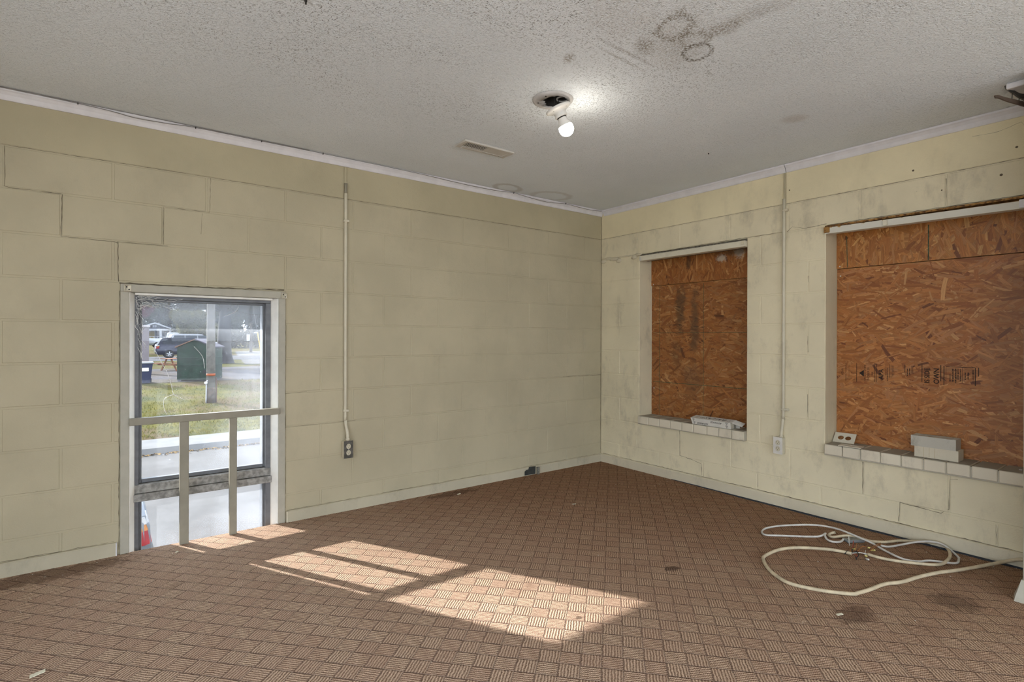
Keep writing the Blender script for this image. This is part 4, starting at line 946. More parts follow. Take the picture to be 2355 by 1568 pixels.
for x in (-3.56, -3.08, -2.76, -2.42, -0.99, -0.456): MB().bbox(x-0.002, x+0.002, -0.0415, -0.0335, 2.163, 2.1735, 0.0006).build('staple', M_dark, ww)

# stubs of hook and a screw left in the ceiling
for x, y, lab in ((-2.935, -1.478, 'dark hook stub in the ceiling near the top left edge'), (-0.590, -1.428, 'small dark screw in the ceiling between the lamp and boarded windows')):
    m = MB().lathe([(0.0045, 0.0), (0.005, -0.006), (0.003, -0.010), (0.003, -0.016), (0.0001, -0.018)] if x < -2 else [(0.004, 0.0), (0.004, -0.003), (0.0025, -0.006), (0.0001, -0.007)], (x, y, CZ), (0, 0, 1), 10); o = m.build('ceiling_hook' if x < -2 else 'ceiling_screw', M_dark); tag(o, lab, 'hook' if x < -2 else 'screw')

# broken cable tray hanging at the ceiling beside the partition
tr = thing('broken_bracket', (-0.33, -2.735, 2.14), 'bent dark metal bracket hanging broken from the ceiling by the partition', 'bracket')
def ribbon(pts, w, th):
    P = smooth_path(pts, 4); m = MB(); up = Vector((0.10, 0.25, 1)).normalized(); N = len(P)
    for i, p in enumerate(P):
        d = (P[min(i+1, N-1)] - P[max(i-1, 0)]).normalized(); s_ = d.cross(up).normalized()*th/2; ww_ = (w[0] + (w[1]-w[0])*i/(N-1))/2
        m.v += [tuple(p - up*ww_ - s_), tuple(p - up*ww_ + s_), tuple(p + up*ww_ + s_), tuple(p + up*ww_ - s_)]
    for i in range(N-1):
        for k in range(4): m.f.append((i*4+k, i*4+(k+1) % 4, (i+1)*4+(k+1) % 4, (i+1)*4+k)); m.sm.append(False)
    m.f += [(0,1,2,3), tuple((N-1)*4+k for k in (3,2,1,0))]; m.sm += [False, False]; return m
M_dkmetal = flat('dark_grey_metal', (0.085, 0.080, 0.074), 0.5, 0.3, var=0.2)
M_brmetal = flat('brown_metal', (0.085, 0.058, 0.042), 0.6, 0.2, var=0.2)
ribbon([(-0.345, -2.708, 2.164), (-0.335, -2.717, 2.156), (-0.323, -2.726, 2.147), (-0.308, -2.737, 2.134), (-0.294, -2.747, 2.126), (-0.282, -2.757, 2.122), (-0.262, -2.778, 2.118)], (0.016, 0.032), 0.006).build('strap', M_dkmetal, tr)
ribbon([(-0.488, -2.701, 2.087), (-0.477, -2.710, 2.087), (-0.461, -2.722, 2.080), (-0.442, -2.736, 2.073), (-0.422, -2.751, 2.067), (-0.391, -2.775, 2.056)], (0.012, 0.024), 0.005).build('strap', M_brmetal, tr)
for a, b in (((-0.430, -2.744, 2.078), (-0.325, -2.727, 2.138)), ((-0.405, -2.762, 2.070), (-0.300, -2.744, 2.122)), ((-0.392, -2.772, 2.066), (-0.285, -2.756, 2.115))): MB().tube([a, b], 0.0016, 6).build('rod', M_dkmetal, tr)
MB().bbox(-0.36, -0.20, -2.798, -2.712, 2.150, CZ-0.001, 0.003).build('mount', M_white, tr)

# ================================================================ CABLES ON THE FLOOR
M_cabA = flat('thick_beige_cable', (0.56, 0.47, 0.32), 0.5, var=0.15, scale=30)
M_cabB = flat('grey_white_cable', (0.60, 0.57, 0.52), 0.45, var=0.12, scale=30)
A = [(-0.040, -2.765, 0.047), (-0.034, -2.715, 0.045), (-0.045, -2.66, 0.020), (-0.208, -2.583, 0.008), (-0.318, -2.542, 0.008), (-0.422, -2.497, 0.008), (-0.546, -2.459, 0.008), (-0.659, -2.434, 0.008), (-0.75, -2.395, 0.008), (-0.858, -2.377, 0.008), (-0.926, -2.361, 0.008), (-0.962, -2.347, 0.008), (-1.027, -2.265, 0.008), (-1.072, -2.156, 0.008), (-1.052, -2.083, 0.008), (-1.0, -2.011, 0.008), (-0.925, -1.949, 0.008), (-0.869, -1.928, 0.008), (-0.738, -1.931, 0.008), (-0.637, -1.973, 0.008), (-0.553, -2.053, 0.008), (-0.519, -2.108, 0.009), (-0.502, -2.173, 0.010)]
ca = thing('electric_cable', (-0.7, -2.2, 0.0), 'thick beige cable looped on the carpet, running to the partition', 'cable')
MB().tube(smooth_path(A, 6), 0.0078, 10).build('sheath', M_cabA, ca)
Bp = [(-0.448, -2.223, .010), (-0.439, -2.292, .008), (-0.395, -2.377, .008), (-0.317, -2.469, .008), (-0.228, -2.484, .012), (-0.145, -2.475, .016), (-0.055, -2.441, .016), (-0.032, -2.410, .024), (-0.034, -2.380, .022), (-0.075, -2.294, .012), (-0.115, -2.249, .009), (-0.192, -2.211, .008), (-0.235, -2.164, .008), (-0.243, -2.116, .012), (-0.267, -2.066, .015), (-0.305, -2.035, .010), (-0.335, -2.016, .008), (-0.320, -1.992, .008), (-0.295, -1.998, .016), (-0.290, -2.012, .022)]
cb_ = thing('electric_cable', (-0.3, -2.2, 0.0), 'beige cable with a knotted end lying nearest the baseboard', 'cable')
MB().tube(smooth_path(Bp, 6), 0.0072, 10).build('sheath', M_cabA, cb_)
Cp = [(-0.335, -2.069, .012), (-0.372, -2.070, .008), (-0.405, -2.045, .008), (-0.398, -2.015, .010), (-0.364, -1.990, .018), (-0.345, -1.985, .020), (-0.380, -1.976, .012), (-0.415, -1.945, .007), (-0.539, -1.831, .006), (-0.588, -1.784, .006), (-0.561, -1.747, .006), (-0.488, -1.731, .006), (-0.395, -1.759, .008), (-0.3, -1.829, .014), (-0.246, -1.906, .022), (-0.240, -1.992, .028), (-0.262, -2.062, .030), (-0.282, -2.13, .026), (-0.30, -2.198, .020), (-0.328, -2.255, .012), (-0.368, -2.345, .008), (-0.340, -2.400, .007), (-0.290, -2.435, .010), (-0.226, -2.511, .007), (-0.157, -2.511, .006), (-0.1, -2.490, .006), (-0.052, -2.425, .028), (-0.056, -2.375, .030), (-0.090, -2.323, .020), (-0.17, -2.274, .008), (-0.245, -2.246, .007), (-0.27, -2.22, .012)]
cc_ = thing('electric_cable', (-0.35, -2.1, 0.0), 'thin white cable making a long narrow loop across the carpet', 'cable')
MB().tube(smooth_path(Cp, 6), 0.0052, 10).build('sheath', M_cabB, cc_)
# bared conductors where the cables end
wires = thing('wire_splice', (-0.45, -2.21, 0.0), 'tangle of bared copper and black wires joining the cable ends', 'wires')
M_cop = flat('copper_wire', (0.48, 0.20, 0.065), 0.4, 0.6); M_yel = flat('yellow_tape', (0.55, 0.46, 0.16), 0.6); M_blk = flat('black_tape', (0.02, 0.02, 0.022), 0.5); M_whi = flat('white_wire', (0.6, 0.58, 0.52), 0.5); M_red = flat('dull_red_wire', (0.28, 0.05, 0.03), 0.5)
rw = random.Random(17)
spec = [(M_blk, 0.0022, [(-0.502, -2.173, .010), (-0.49, -2.19, .022), (-0.505, -2.205, .014), (-0.535, -2.205, .006)]), (M_blk, 0.0022, [(-0.50, -2.176, .012), (-0.475, -2.165, .020), (-0.455, -2.16, .016)]), (M_red, 0.0020, [(-0.495, -2.18, .010), (-0.51, -2.20, .012), (-0.525, -2.20, .008)]), (M_whi, 0.0026, [(-0.502, -2.174, .012), (-0.48, -2.20, .018), (-0.462, -2.215, .014), (-0.448, -2.223, .010)]),
        (M_cop, 0.0016, [(-0.45, -2.17, .012), (-0.41, -2.16, .03), (-0.385, -2.15, .026)]), (M_cop, 0.0016, [(-0.45, -2.18, .012), (-0.40, -2.185, .026), (-0.375, -2.205, .020), (-0.33, -2.215, .024), (-0.285, -2.225, .030)]), (M_cop, 0.0016, [(-0.40, -2.215, .012), (-0.35, -2.222, .022), (-0.29, -2.233, .028)]), (M_red, 0.0018, [(-0.43, -2.15, .008), (-0.41, -2.145, .030), (-0.395, -2.14, .038)]),
        (M_whi, 0.0014, [(-0.39, -2.12, .006), (-0.37, -2.11, .030), (-0.36, -2.105, .045)]), (M_whi, 0.0016, [(-0.42, -2.205, .018), (-0.455, -2.215, .012), (-0.47, -2.225, .006)]), (M_cop, 0.0014, [(-0.49, -2.165, .010), (-0.46, -2.15, .022), (-0.44, -2.15, .012)]), (M_blk, 0.003, [(-0.515, -2.195, .005), (-0.53, -2.204, .006), (-0.545, -2.21, .005)])]
for mt, r_, pts in spec: MB().tube(smooth_path(pts, 5), r_, 6).build('conductor', mt, wires)
for (c, rz) in (((-0.385, -2.206, .022), 0.5), ((-0.375, -2.222, .012), 1.2), ((-0.478, -2.228, .010), 0.2), ((-0.43, -2.157, .011), 0.9)): MB().xbox(c, 0.020, 0.010, 0.007, Matrix.Rotation(rz, 3, 'Z') @ Matrix.Rotation(0.4, 3, 'Y'), 0.001).build('tape_tag', M_yel, wires)
MB().tube([(-0.505, -2.238, .006), (-0.515, -2.252, .010)], [0.006, 0.004], 8).build('wire_nut', M_whi, wires)
for k in range(3): MB().tube(smooth_path([(-0.517-0.003*k, -2.150+0.001*k, .004), (-0.505, -2.150-0.006, .020), (-0.497, -2.158, .004)], 4), 0.0012, 5).build('tie', M_blk, wires)
# small grey metal lid lying under the white cable
ml = thing('metal_box_lid', (-0.29, -2.10, 0.0), 'small grey metal box lid lying under the white cable', 'metal lid')
MB().xbox((-0.292, -2.102, 0.008), 0.098, 0.048, 0.014, Matrix.Rotation(-0.56, 3, 'Z'), 0.004).build('lid', flat('grey_lid_metal', (0.30, 0.33, 0.35), 0.4, 0.5, var=0.15), ml)
MB().xbox((-0.292, -2.102, 0.0155), 0.080, 0.032, 0.0016, Matrix.Rotation(-0.56, 3, 'Z'), 0.0006).build('raised_face', M_zinc, ml)

# ================================================================ SCRAPS
M_scrap = flat('cream_paper_scrap', (0.80, 0.76, 0.60), 0.8, var=0.05)
def scrap(pts, label, lift=0.003):
    P = [Vector((x, y, 0.0015 + (lift if i in (1, 2) else 0.0))) for i, (x, y) in enumerate(pts)]; n = len(P); m = MB()
    m.add(P + [p + Vector((0, 0, 0.0016)) for p in P], [tuple(reversed(range(n))), tuple(range(n, 2*n))] + [(i, (i+1) % n, n+(i+1) % n, n+i) for i in range(n)])
    return tag(m.build('paper_scrap', M_scrap), label, 'paper scrap', 'scraps on the carpet')
def quad(x, y, a, b, r): 
    c, s_ = math.cos(r), math.sin(r); return [(x + p*c - q_*s_, y + p*s_ + q_*c) for p, q_ in ((-a, -b), (a, -b*0.9), (a*1.1, b), (-a*0.9, b))]
scrap(quad(-3.626, -1.017, 0.019, 0.010, 0.15), 'cream scrap of paper on the carpet in the near left corner', 0.004)
scrap(quad(-1.526, -0.132, 0.013, 0.007, 0.1), 'small cream scrap on the carpet near the window wall baseboard')
scrap(quad(-1.045, -0.761, 0.012, 0.007, -0.9), 'small cream scrap on the open carpet before the corner')
scrap(quad(-1.175, -2.385, 0.012, 0.006, -0.5), 'small yellowish scrap on the carpet in front of the cable loop')
scrap(quad(-3.17, -0.145, 0.007, 0.005, 0.3), 'tiny pale scrap on the carpet below the low window')
# crumbs of paint, too many and too small to count
M_crumb = flat('paint_crumb', (0.66, 0.62, 0.54), 0.8)
cr = MB(); rc_ = random.Random(99)
for i in range(260):
    k = rc_.random()
    if k < 0.55: x, y = -0.03 - rc_.random()**1.6*0.55, -0.3 - rc_.random()*2.4
    elif k < 0.75: x, y = -3.9 + rc_.random()*1.0, -0.03 - rc_.random()**1.5*0.5
    elif k < 0.9: x, y = -2.4 + rc_.random()*2.2, -0.03 - rc_.random()**2*0.4
    else: x, y = -2.6 + rc_.random()*2.4, -2.6 + rc_.random()*2.4
    s_ = rc_.choice((0.0012, 0.0016, 0.002, 0.003, 0.004)); a = rc_.uniform(0, 3); c, s2 = math.cos(a)*s_, math.sin(a)*s_
    cr.add([(x+c, y+s2, .0012), (x-s2*0.6, y+c*0.6, .0012), (x-c, y-s2, .0012), (x+s2*0.7, y-c*0.7, .0012), (x, y, 0.0028)], [(0,1,4), (1,2,4), (2,3,4), (3,0,4)])
tag(cr.build('paint_crumbs', M_crumb), 'pale paint crumbs scattered over the brown carpet', 'debris', None, 'stuff')

# ================================================================ OUTSIDE
def ground_mat(name, cols, scale, bump=0.4, patch=None):
    t = NT(name).set(0.95, 0, 0.05); p = t.pos(); a = t.rng(t.noise(p, scale, 6, 0.65), 0.32, 0.68); c = t.mix(a, cols[0], cols[1])
    b = t.rng(t.noise(p, scale*0.22, 4, 0.6), 0.46, 0.62); c = t.mix(b, c, cols[2]); t.col(c); t.bump(t.noise(p, scale*5, 3), bump, 0.04); return t.m
def leaf_mat(name, a, b):
    t = NT(name).set(0.7, 0, 0.2); c = t.mix(t.rng(t.noise(t.pos(), 2.5, 3), 0.35, 0.65), a, b); t.col(c)
    tl = t.new('ShaderNodeBsdfTranslucent'); t.link(c, tl.inputs[0]); mx = t.new('ShaderNodeMixShader'); mx.inputs[0].default_value = 0.45; t.link(t.b.outputs[0], mx.inputs[1]); t.link(tl.outputs[0], mx.inputs[2]); t.link(mx.outputs[0], t.out.inputs['Surface']); return t.m
M_grass = ground_mat('dry_autumn_grass', ((0.022, 0.026, 0.002), (0.070, 0.060, 0.005), (0.055, 0.036, 0.014)), 1.6)
M_street = ground_mat('pale_concrete_street', ((0.078, 0.074, 0.071), (0.104, 0.099, 0.095), (0.09, 0.086, 0.083)), 0.9, 0.1)
M_asph = ground_mat('grey_asphalt', ((0.055, 0.057, 0.065), (0.075, 0.075, 0.08), (0.065, 0.062, 0.062)), 0.8, 0.2)
M_bounce = ground_mat('bounce_concrete', ((0.56, 0.56, 0.56), (0.64, 0.64, 0.63), (0.60, 0.60, 0.59)), 0.9, 0.1)
M_dirt = ground_mat('grey_leafy_dirt', ((0.045, 0.043, 0.048), (0.066, 0.06, 0.062), (0.055, 0.045, 0.036)), 2.2, 0.4)
M_curb = ground_mat('kerb_concrete', ((0.115, 0.115, 0.115), (0.145, 0.142, 0.14), (0.13, 0.125, 0.12)), 1.5, 0.2)
GP = [(-400, -1.9), (12.9, -1.9), (13.3, -1.76), (14.3, -1.74), (21, -1.55), (28, -1.12), (40, -0.95), (50, -0.75), (145, -0.45), (420, 1.0)]
def gz(y):
    for (a, za), (b, zb_) in zip(GP[:-1], GP[1:]):
        if a <= y <= b: return za + (zb_-za)*(y-a)/(b-a)
    return GP[-1][1]
def strip(x0, x1, ys, lift=0.0, nx=1):
    m = MB(); n = len(ys)
    V = [(x0, y, gz(y)+lift) for y in ys] + [(x1, y, gz(y)+lift) for y in ys]; m.add(V, [(i, n+i, n+i+1, i+1) for i in range(n-1)]); return m
st = MB().add([(-400, -400, -1.9), (400, -400, -1.9), (400, 12.95, -1.9), (-400, 12.95, -1.9)], [(0,1,2,3)]).build('street', M_street); tag(st, 'pale concrete street below the window', None, None, 'structure')
fc = MB().add([(-30, -40, -1.885), (6, -40, -1.885), (6, -6.75, -1.885), (-5.45, -6.75, -1.885), (-5.45, -0.5, -1.885), (-30, -0.5, -1.885)], [(0,1,2,3,4,5)]).build('reflector', M_bounce); tag(fc, 'pale concrete forecourt added out of view to bounce light into the room', None, None, 'structure')  # pale ground added on the unseen sides; bounces light up to the ceiling
gs = strip(-400, 400, [14.25, 16, 18.5, 21, 24.5, 28, 34, 40, 45, 50, 80, 145, 420]).build('lawn', M_grass); tag(gs, 'dry autumn grass rising beyond the street', None, None, 'structure')
kb = MB()
kb.add([(-60, 12.95, -1.9), (60, 12.95, -1.9), (60, 13.0, -1.755), (-60, 13.0, -1.755), (60, 14.3, -1.735), (-60, 14.3, -1.735), (60, 14.3, -1.9), (-60, 14.3, -1.9)], [(0,1,2,3), (3,2,4,5), (5,4,6,7)]).build('kerb', M_curb)
tag(bpy.data.objects['kerb'], 'concrete kerb and footway across the street', None, None, 'structure')
rl = random.Random(31)
lf = MB()
for i in range(500):
    x = rl.uniform(-4, 3); y = 12.93 - abs(rl.gauss(0, 0.12)); s_ = rl.uniform(0.02, 0.05); a = rl.uniform(0, 3)
    lf.add([(x+s_*math.cos(a), y+s_*math.sin(a), -1.893), (x-s_*math.sin(a), y+s_*math.cos(a), -1.87), (x-s_*math.cos(a), y-s_*math.sin(a), -1.893)], [(0,1,2)])
tag(lf.build('gutter_leaves', flat('dry_leaf_litter', (0.20, 0.12, 0.04), 0.9, var=0.4, scale=9)), 'dry leaves gathered in the gutter', 'leaves', None, 'stuff')
dv = strip(-3.5, 11, [27.3, 28, 31, 34, 37], 0.012).build('dirt_drive', M_dirt); tag(dv, 'grey leafy dirt around the skip', None, None, 'structure')
dv = strip(-14, 13, [45.5, 47, 50, 53], 0.014).build('parking_lot', M_asph); tag(dv, 'grey asphalt where the cars park', None, None, 'structure')
rd = MB().add([(4.6, 39.6, gz(39.6)+.02), (40, 37, gz(37)+.02), (60, 55, gz(55)+.02), (60, 72, gz(72)+.02), (8.5, 66, gz(66)+.02), (6.3, 52, gz(52)+.02)], [(0,1,2,3,4,5)]).build('side_road', M_street); tag(rd, 'pale side road beyond the big tree', None, None, 'structure')
# tufts of grass on the verge
tf = MB(); rt_ = random.Random(12)
for i in range(5200):
    y = 14.4 + rt_.random()**1.2*13; x = -2.8 + rt_.random()*(y*0.36); h = rt_.uniform(0.03, 0.10); a = rt_.uniform(0, 6.28); w = rt_.uniform(0.012, 0.03); z = gz(y)
    dx, dy = math.cos(a)*w, math.sin(a)*w; lx, ly = rt_.uniform(-.05, .05), rt_.uniform(-.05, .05)
    if (abs(x-0.35) < 1.5 and y > 26.2) or (abs(x+2.02) < 0.5 and y > 26.6) or (abs(x+0.14) < 0.25 and abs(y-20.9) < 0.25): continue
    tf.add([(x-dx, y-dy, z-.01), (x+dx, y+dy, z-.01), (x+lx, y+ly, z+h)], [(0,1,2)])
tag(tf.build('grass_tufts', leaf_mat('grass_blade', (0.05, 0.055, 0.008), (0.11, 0.095, 0.018))), 'tufts of dry grass on the verge', 'grass', None, 'stuff')

# ---- utility pole by the kerb
M_pole = flat('weathered_pole_wood', (0.13, 0.12, 0.11), 0.9, var=0.2, scale=6)
pz = gz(20.9)
po = thing('utility_pole', (-0.14, 20.9, pz), 'weathered wooden utility pole standing on the grass in front of the skip', 'utility pole')
MB().tube([(-0.14, 20.9, pz-0.1), (-0.14, 20.9, pz+3), (-0.12, 20.9, pz+9)], [0.165, 0.150, 0.12], 16).build('shaft', M_pole, po)
MB().tube([(-0.14, 20.9, pz-0.05), (-0.14, 20.9, pz+0.55), (-0.14, 20.9, pz+0.62)], [0.176, 0.168, 0.160], 16).build('butt', flat('brown_weathered_butt', (0.07, 0.05, 0.038), 0.95, var=0.4, scale=9), po)
MB().tube([(-0.14, 20.9, pz+1.06), (-0.14, 20.9, pz+1.16)], 0.162, 16).build('orange_band', flat('orange_tape', (0.24, 0.06, 0.02), 0.7), po)
MB().tube(smooth_path([(-0.32, 20.8, pz), (-0.315, 20.78, pz+0.5), (-0.31, 20.78, pz+0.75), (-0.28, 20.76, pz+0.9)], 4), 0.022, 8).build('ground_cable', flat('grey_pipe', (0.3, 0.3, 0.31), 0.5), po)
MB().tube(smooth_path([(0.04, 20.82, pz), (0.045, 20.82, pz+0.8), (0.02, 20.78, pz+1.0)], 4), 0.02, 8).build('ground_cable', flat('rust_pipe', (0.06, 0.025, 0.018), 0.6), po)
MB().lathe([(0.05, -0.03), (0.06, 0), (0.05, 0.03), (0.0001, 0.035)], (-0.33, 20.75, pz+0.80), (0, -1, 0), 12).build('meter_dial', flat('dial_white', (0.5, 0.5, 0.5), 0.4), po)

# ---- green skip with a pitched lid
M_skip = flat('green_skip_steel', (0.003, 0.016, 0.008), 0.5, 0.1, var=0.3, scale=3)
sk_o = Vector((0.35, 27.9, gz(27.9))); sk_r = Matrix.Rotation(math.radians(-25), 4, 'Z')
sk = thing('waste_skip', sk_o, 'dark green steel skip with a pitched lid behind the utility pole', 'skip')
T = Matrix.Translation(sk_o) @ sk_r
def sp(m, nm, mt): return transform(m, T).build(nm, mt, sk)
hw, ln = 0.80, 1.45
sp(MB().prism([(-hw, 0.06), (hw, 0.06), (hw, 1.66), (0.0, 2.02), (-hw, 1.66)], (0, -ln/2, 0), (1, 0, 0), (0, 0, 1), (0, ln, 0)), 'body', M_skip)
for z in (0.78, 1.15): sp(MB().box(-hw-0.03, hw+0.03, -ln/2-0.03, ln/2+0.03, z-0.02, z+0.02), 'rib', flat('green_rib', (0.004, 0.018, 0.010), 0.5))
M_lid = flat('brown_lid', (0.11, 0.06, 0.04), 0.7); M_lid2 = flat('dark_lid', (0.05, 0.045, 0.06), 0.6)
sp(MB().prism([(-hw-0.08, 1.63), (0.0, 2.03), (0.0, 2.08), (-hw-0.08, 1.69)], (0, -ln/2-0.05, 0), (1, 0, 0), (0, 0, 1), (0, ln+0.1, 0)), 'lid', M_lid)
sp(MB().prism([(hw+0.08, 1.63), (0.0, 2.03), (0.0, 2.08), (hw+0.08, 1.69)], (0, -ln/2-0.05, 0), (1, 0, 0), (0, 0, 1), (0, ln+0.1, 0)), 'lid', M_lid2)
for x in (-hw+0.1, hw-0.1): sp(MB().box(x-0.08, x+0.08, -ln/2, ln/2, 0.0, 0.07), 'skid', M_lid2)
sp(MB().box(0.35, 0.75, -ln/2-0.02, -ln/2-0.002, 0.35, 0.55), 'fork_pocket', M_black)

# ---- wheeled bin at the left edge of the pane
bz = gz(27.3); wb_ = thing('wheeled_bin', (-2.02, 27.3, bz), 'dark blue wheeled bin with a pale lid beside the skip', 'bin')
M_bin = flat('navy_plastic', (0.014, 0.018, 0.045), 0.5, var=0.15)
MB().add([(-2.24, 27.05, bz+0.05), (-1.80, 27.05, bz+0.05), (-1.80, 27.55, bz+0.05), (-2.24, 27.55, bz+0.05), (-2.34, 26.98, bz+0.95), (-1.70, 26.98, bz+0.95), (-1.70, 27.62, bz+0.95), (-2.34, 27.62, bz+0.95)], [(0,3,2,1), (4,5,6,7), (0,1,5,4), (1,2,6,5), (2,3,7,6), (3,0,4,7)]).build('tub', M_bin, wb_)
MB().bbox(-2.37, -1.66, 26.94, 27.66, bz+0.95, bz+1.03, 0.02).build('lid', flat('pale_bin_lid', (0.2, 0.205, 0.22), 0.5), wb_)
MB().bbox(-2.12, -1.86, 26.985, 26.996, bz+0.60, bz+0.76, 0.002).build('sticker', flat('white_sticker', (0.6, 0.58, 0.5), 0.6), wb_)
for x in (-2.28, -1.78): MB().tube([(x, 27.62, bz+0.12), (x+0.06, 27.62, bz+0.12)], 0.12, 14).build('wheel', M_black, wb_)

# ---- grey post left of the view
zz = gz(33); pp = thing('grey_post', (-1.72, 33.0, zz), 'pale grey square post rising behind the wheeled bin', 'post')
MB().bbox(-1.90, -1.54, 32.85, 33.15, zz, zz+2.6, 0.02).build('shaft', flat('pinkish_grey_post', (0.14, 0.12, 0.125), 0.8), pp)
MB().bbox(-1.95, -1.49, 32.8, 33.2, zz+2.6, zz+2.72, 0.02).build('cap', flat('post_cap', (0.3, 0.27, 0.27), 0.8), pp)

# ---- picnic table
M_pic = flat('orange_brown_timber', (0.14, 0.05, 0.02), 0.8, var=0.25, scale=5)
to = Vector((0.05, 35.2, gz(35.2))); T2 = Matrix.Translation(to) @ Matrix.Rotation(math.radians(35), 4, 'Z')
pk = thing('picnic_table', to, 'orange-brown wooden picnic table beside the green skip', 'table')
def pp_(m, nm): return transform(m, T2).build(nm, M_pic, pk)
for i in range(4): pp_(MB().bbox(-0.95, 0.95, -0.38+i*0.195, -0.20+i*0.195, 0.72, 0.76, 0.006), 'top_plank')
for s_ in (-1, 1):
    for k in range(2): y = s_*0.72 + (k-0.5)*0.14; pp_(MB().bbox(-0.95, 0.95, y-0.062, y+0.062, 0.42, 0.46, 0.006), 'bench_plank')
for x in (-0.65, 0.65):
    pp_(MB().bbox(x-0.03, x+0.03, -0.82, 0.82, 0.34, 0.42, 0.004), 'cross_beam')
    for s_ in (-1, 1): pp_(MB().xbox((x+0.05, s_*0.40, 0.36), 0.045, 0.09, 0.84, Matrix.Rotation(s_*0.55, 3, 'X'), 0.004), 'leg')

# ---- cars
def car(name, label, o, rz, col, L=4.55, W=1.82, H=1.66, pickup=False, group=None):
    o = Vector(o); t = thing(name, o, label, 'car', group); T = Matrix.Translation(o) @ Matrix.Rotation(rz, 4, 'Z')
    mp = flat('paint_'+label[:14].replace(' ', '_'), col, 0.3, 0.2, 0.5, var=0.05); gl = flat('car_glass', (0.035, 0.04, 0.05), 0.12, 0, 0.6); 
    def b(m, nm, mt, par=t): return transform(m, T).build(nm, mt, par)
    # local x forward, rear at x=-L/2; lower body with rounded nose and tail
    low = [(-L/2+0.02, 0.42), (-L/2, 0.62), (-L/2+0.015, 1.06), (-L/2+0.09, 1.16), (L*0.20, 1.06), (L*0.40, 0.93), (L/2-0.05, 0.76), (L/2, 0.52), (L/2-0.06, 0.30), (-L/2+0.10, 0.30)]
    bm = bmesh.new(); va = [bm.verts.new((x, -W/2, z)) for x, z in low]; vb = [bm.verts.new((x, W/2, z)) for x, z in low]; n = len(low)
    bm.faces.new(va); bm.faces.new(list(reversed(vb)))
    for i in range(n): bm.faces.new((va[i], vb[i], vb[(i+1) % n], va[(i+1) % n]))
    bmesh.ops.recalc_face_normals(bm, faces=bm.faces); bmesh.ops.bevel(bm, geom=list(bm.edges), offset=0.055, segments=2, affect='EDGES')
    b(MB().bm(bm, smooth=True), 'body', mp)
    cab = [(-L/2+0.06, 1.00), (-L/2+0.42, H-0.06), (-L/2+0.70, H), (L*0.02, H), (L*0.10, H-0.05), (L*0.27, 1.00)]
    if pickup: cab = [(-L*0.10, 1.0), (-L*0.07, H-0.06), (-L*0.03, H), (L*0.12, H), (L*0.16, H-0.05), (L*0.30, 1.0)]
    def tw(z): return W/2 - 0.05 - (z-1.0)*0.22
    m = MB(); V = [(x, -tw(z), z) for x, z in cab] + [(x, tw(z), z) for x, z in cab]; k = len(cab)
    m.add(V, [tuple(range(k)), tuple(range(2*k-1, k-1, -1))] + [(i, k+i, k+(i+1) % k, (i+1) % k) for i in range(k)]); cb2 = b(m, 'cabin', mp)
    cx0, cx1 = cab[1][0]-0.16, cab[-2][0]+0.16
    zl, zh = 1.06, H-0.14
    parts = 2 if pickup else 3; xa, xb = cab[0][0]+0.30, cab[-1][0]-0.14
    for s_ in (-1, 1):
        for i in range(parts):
            p = xa + (xb-xa)*i/parts + 0.03; q_ = xa + (xb-xa)*(i+1)/parts - 0.03
            sl_ = 0.16 if i == 0 else 0.0; sr = 0.34 if i == parts-1 else 0.0
            m = MB().add([(p, s_*(tw(zl)+0.006), zl), (q_, s_*(tw(zl)+0.006), zl), (q_-sr, s_*(tw(zh)+0.006), zh), (p+sl_, s_*(tw(zh)+0.006), zh)], [(0,1,2,3)]); b(m, 'side_window', gl)
    r0, r1 = cab[0], cab[1]; m = MB()
    def lerp(a, b_, t_): return a + (b_-a)*t_
    m.add([(lerp(r0[0], r1[0], .15)-0.012, -tw(1.1)+0.1, lerp(r0[1], r1[1], .15)), (lerp(r0[0], r1[0], .15)-0.012, tw(1.1)-0.1, lerp(r0[1], r1[1], .15)), (lerp(r0[0], r1[0], .9)-0.012, tw(1.6)-0.1, lerp(r0[1], r1[1], .9)), (lerp(r0[0], r1[0], .9)-0.012, -tw(1.6)+0.1, lerp(r0[1], r1[1], .9))], [(0,1,2,3)]); b(m, 'rear_window', gl)
    r0, r1 = cab[-1], cab[-2]; m = MB(); m.add([(lerp(r0[0], r1[0], .1)+0.012, -tw(1.1)+0.1, lerp(r0[1], r1[1], .1)), (lerp(r0[0], r1[0], .1)+0.012, tw(1.1)-0.1, lerp(r0[1], r1[1], .1)), (lerp(r0[0], r1[0], .92)+0.012, tw(1.6)-0.1, lerp(r0[1], r1[1], .92)), (lerp(r0[0], r1[0], .92)+0.012, -tw(1.6)+0.1, lerp(r0[1], r1[1], .92))], [(0,1,2,3)]); b(m, 'windscreen', gl)
    tyre = flat('tyre', (0.015, 0.015, 0.016), 0.8); rim = flat('alloy', (0.45, 0.46, 0.48), 0.35, 0.5)
    for x in (-L*0.30, L*0.31):
        for s_ in (-1, 1):
            w = b(MB().lathe([(0.20, -0.11), (0.33, -0.11), (0.355, -0.06), (0.355, 0.06), (0.33, 0.11), (0.20, 0.11)], (x, s_*(W/2-0.10), 0.355), (0, s_, 0), 24), 'wheel', tyre)
            b(MB().lathe([(0.215, 0.06), (0.235, 0.112), (0.20, 0.105), (0.0001, 0.09)], (x, s_*(W/2-0.10), 0.355), (0, s_, 0), 24), 'hub', gl, w)
            for a in range(5):
                an = a*2*math.pi/5 + 0.3; d = Vector((math.cos(an), 0, math.sin(an))); b(MB().tube([Vector((x, s_*(W/2+0.008), 0.355)), Vector((x, s_*(W/2+0.012), 0.355)) + d*0.21], [0.05, 0.028], 6), 'spoke', rim, w)
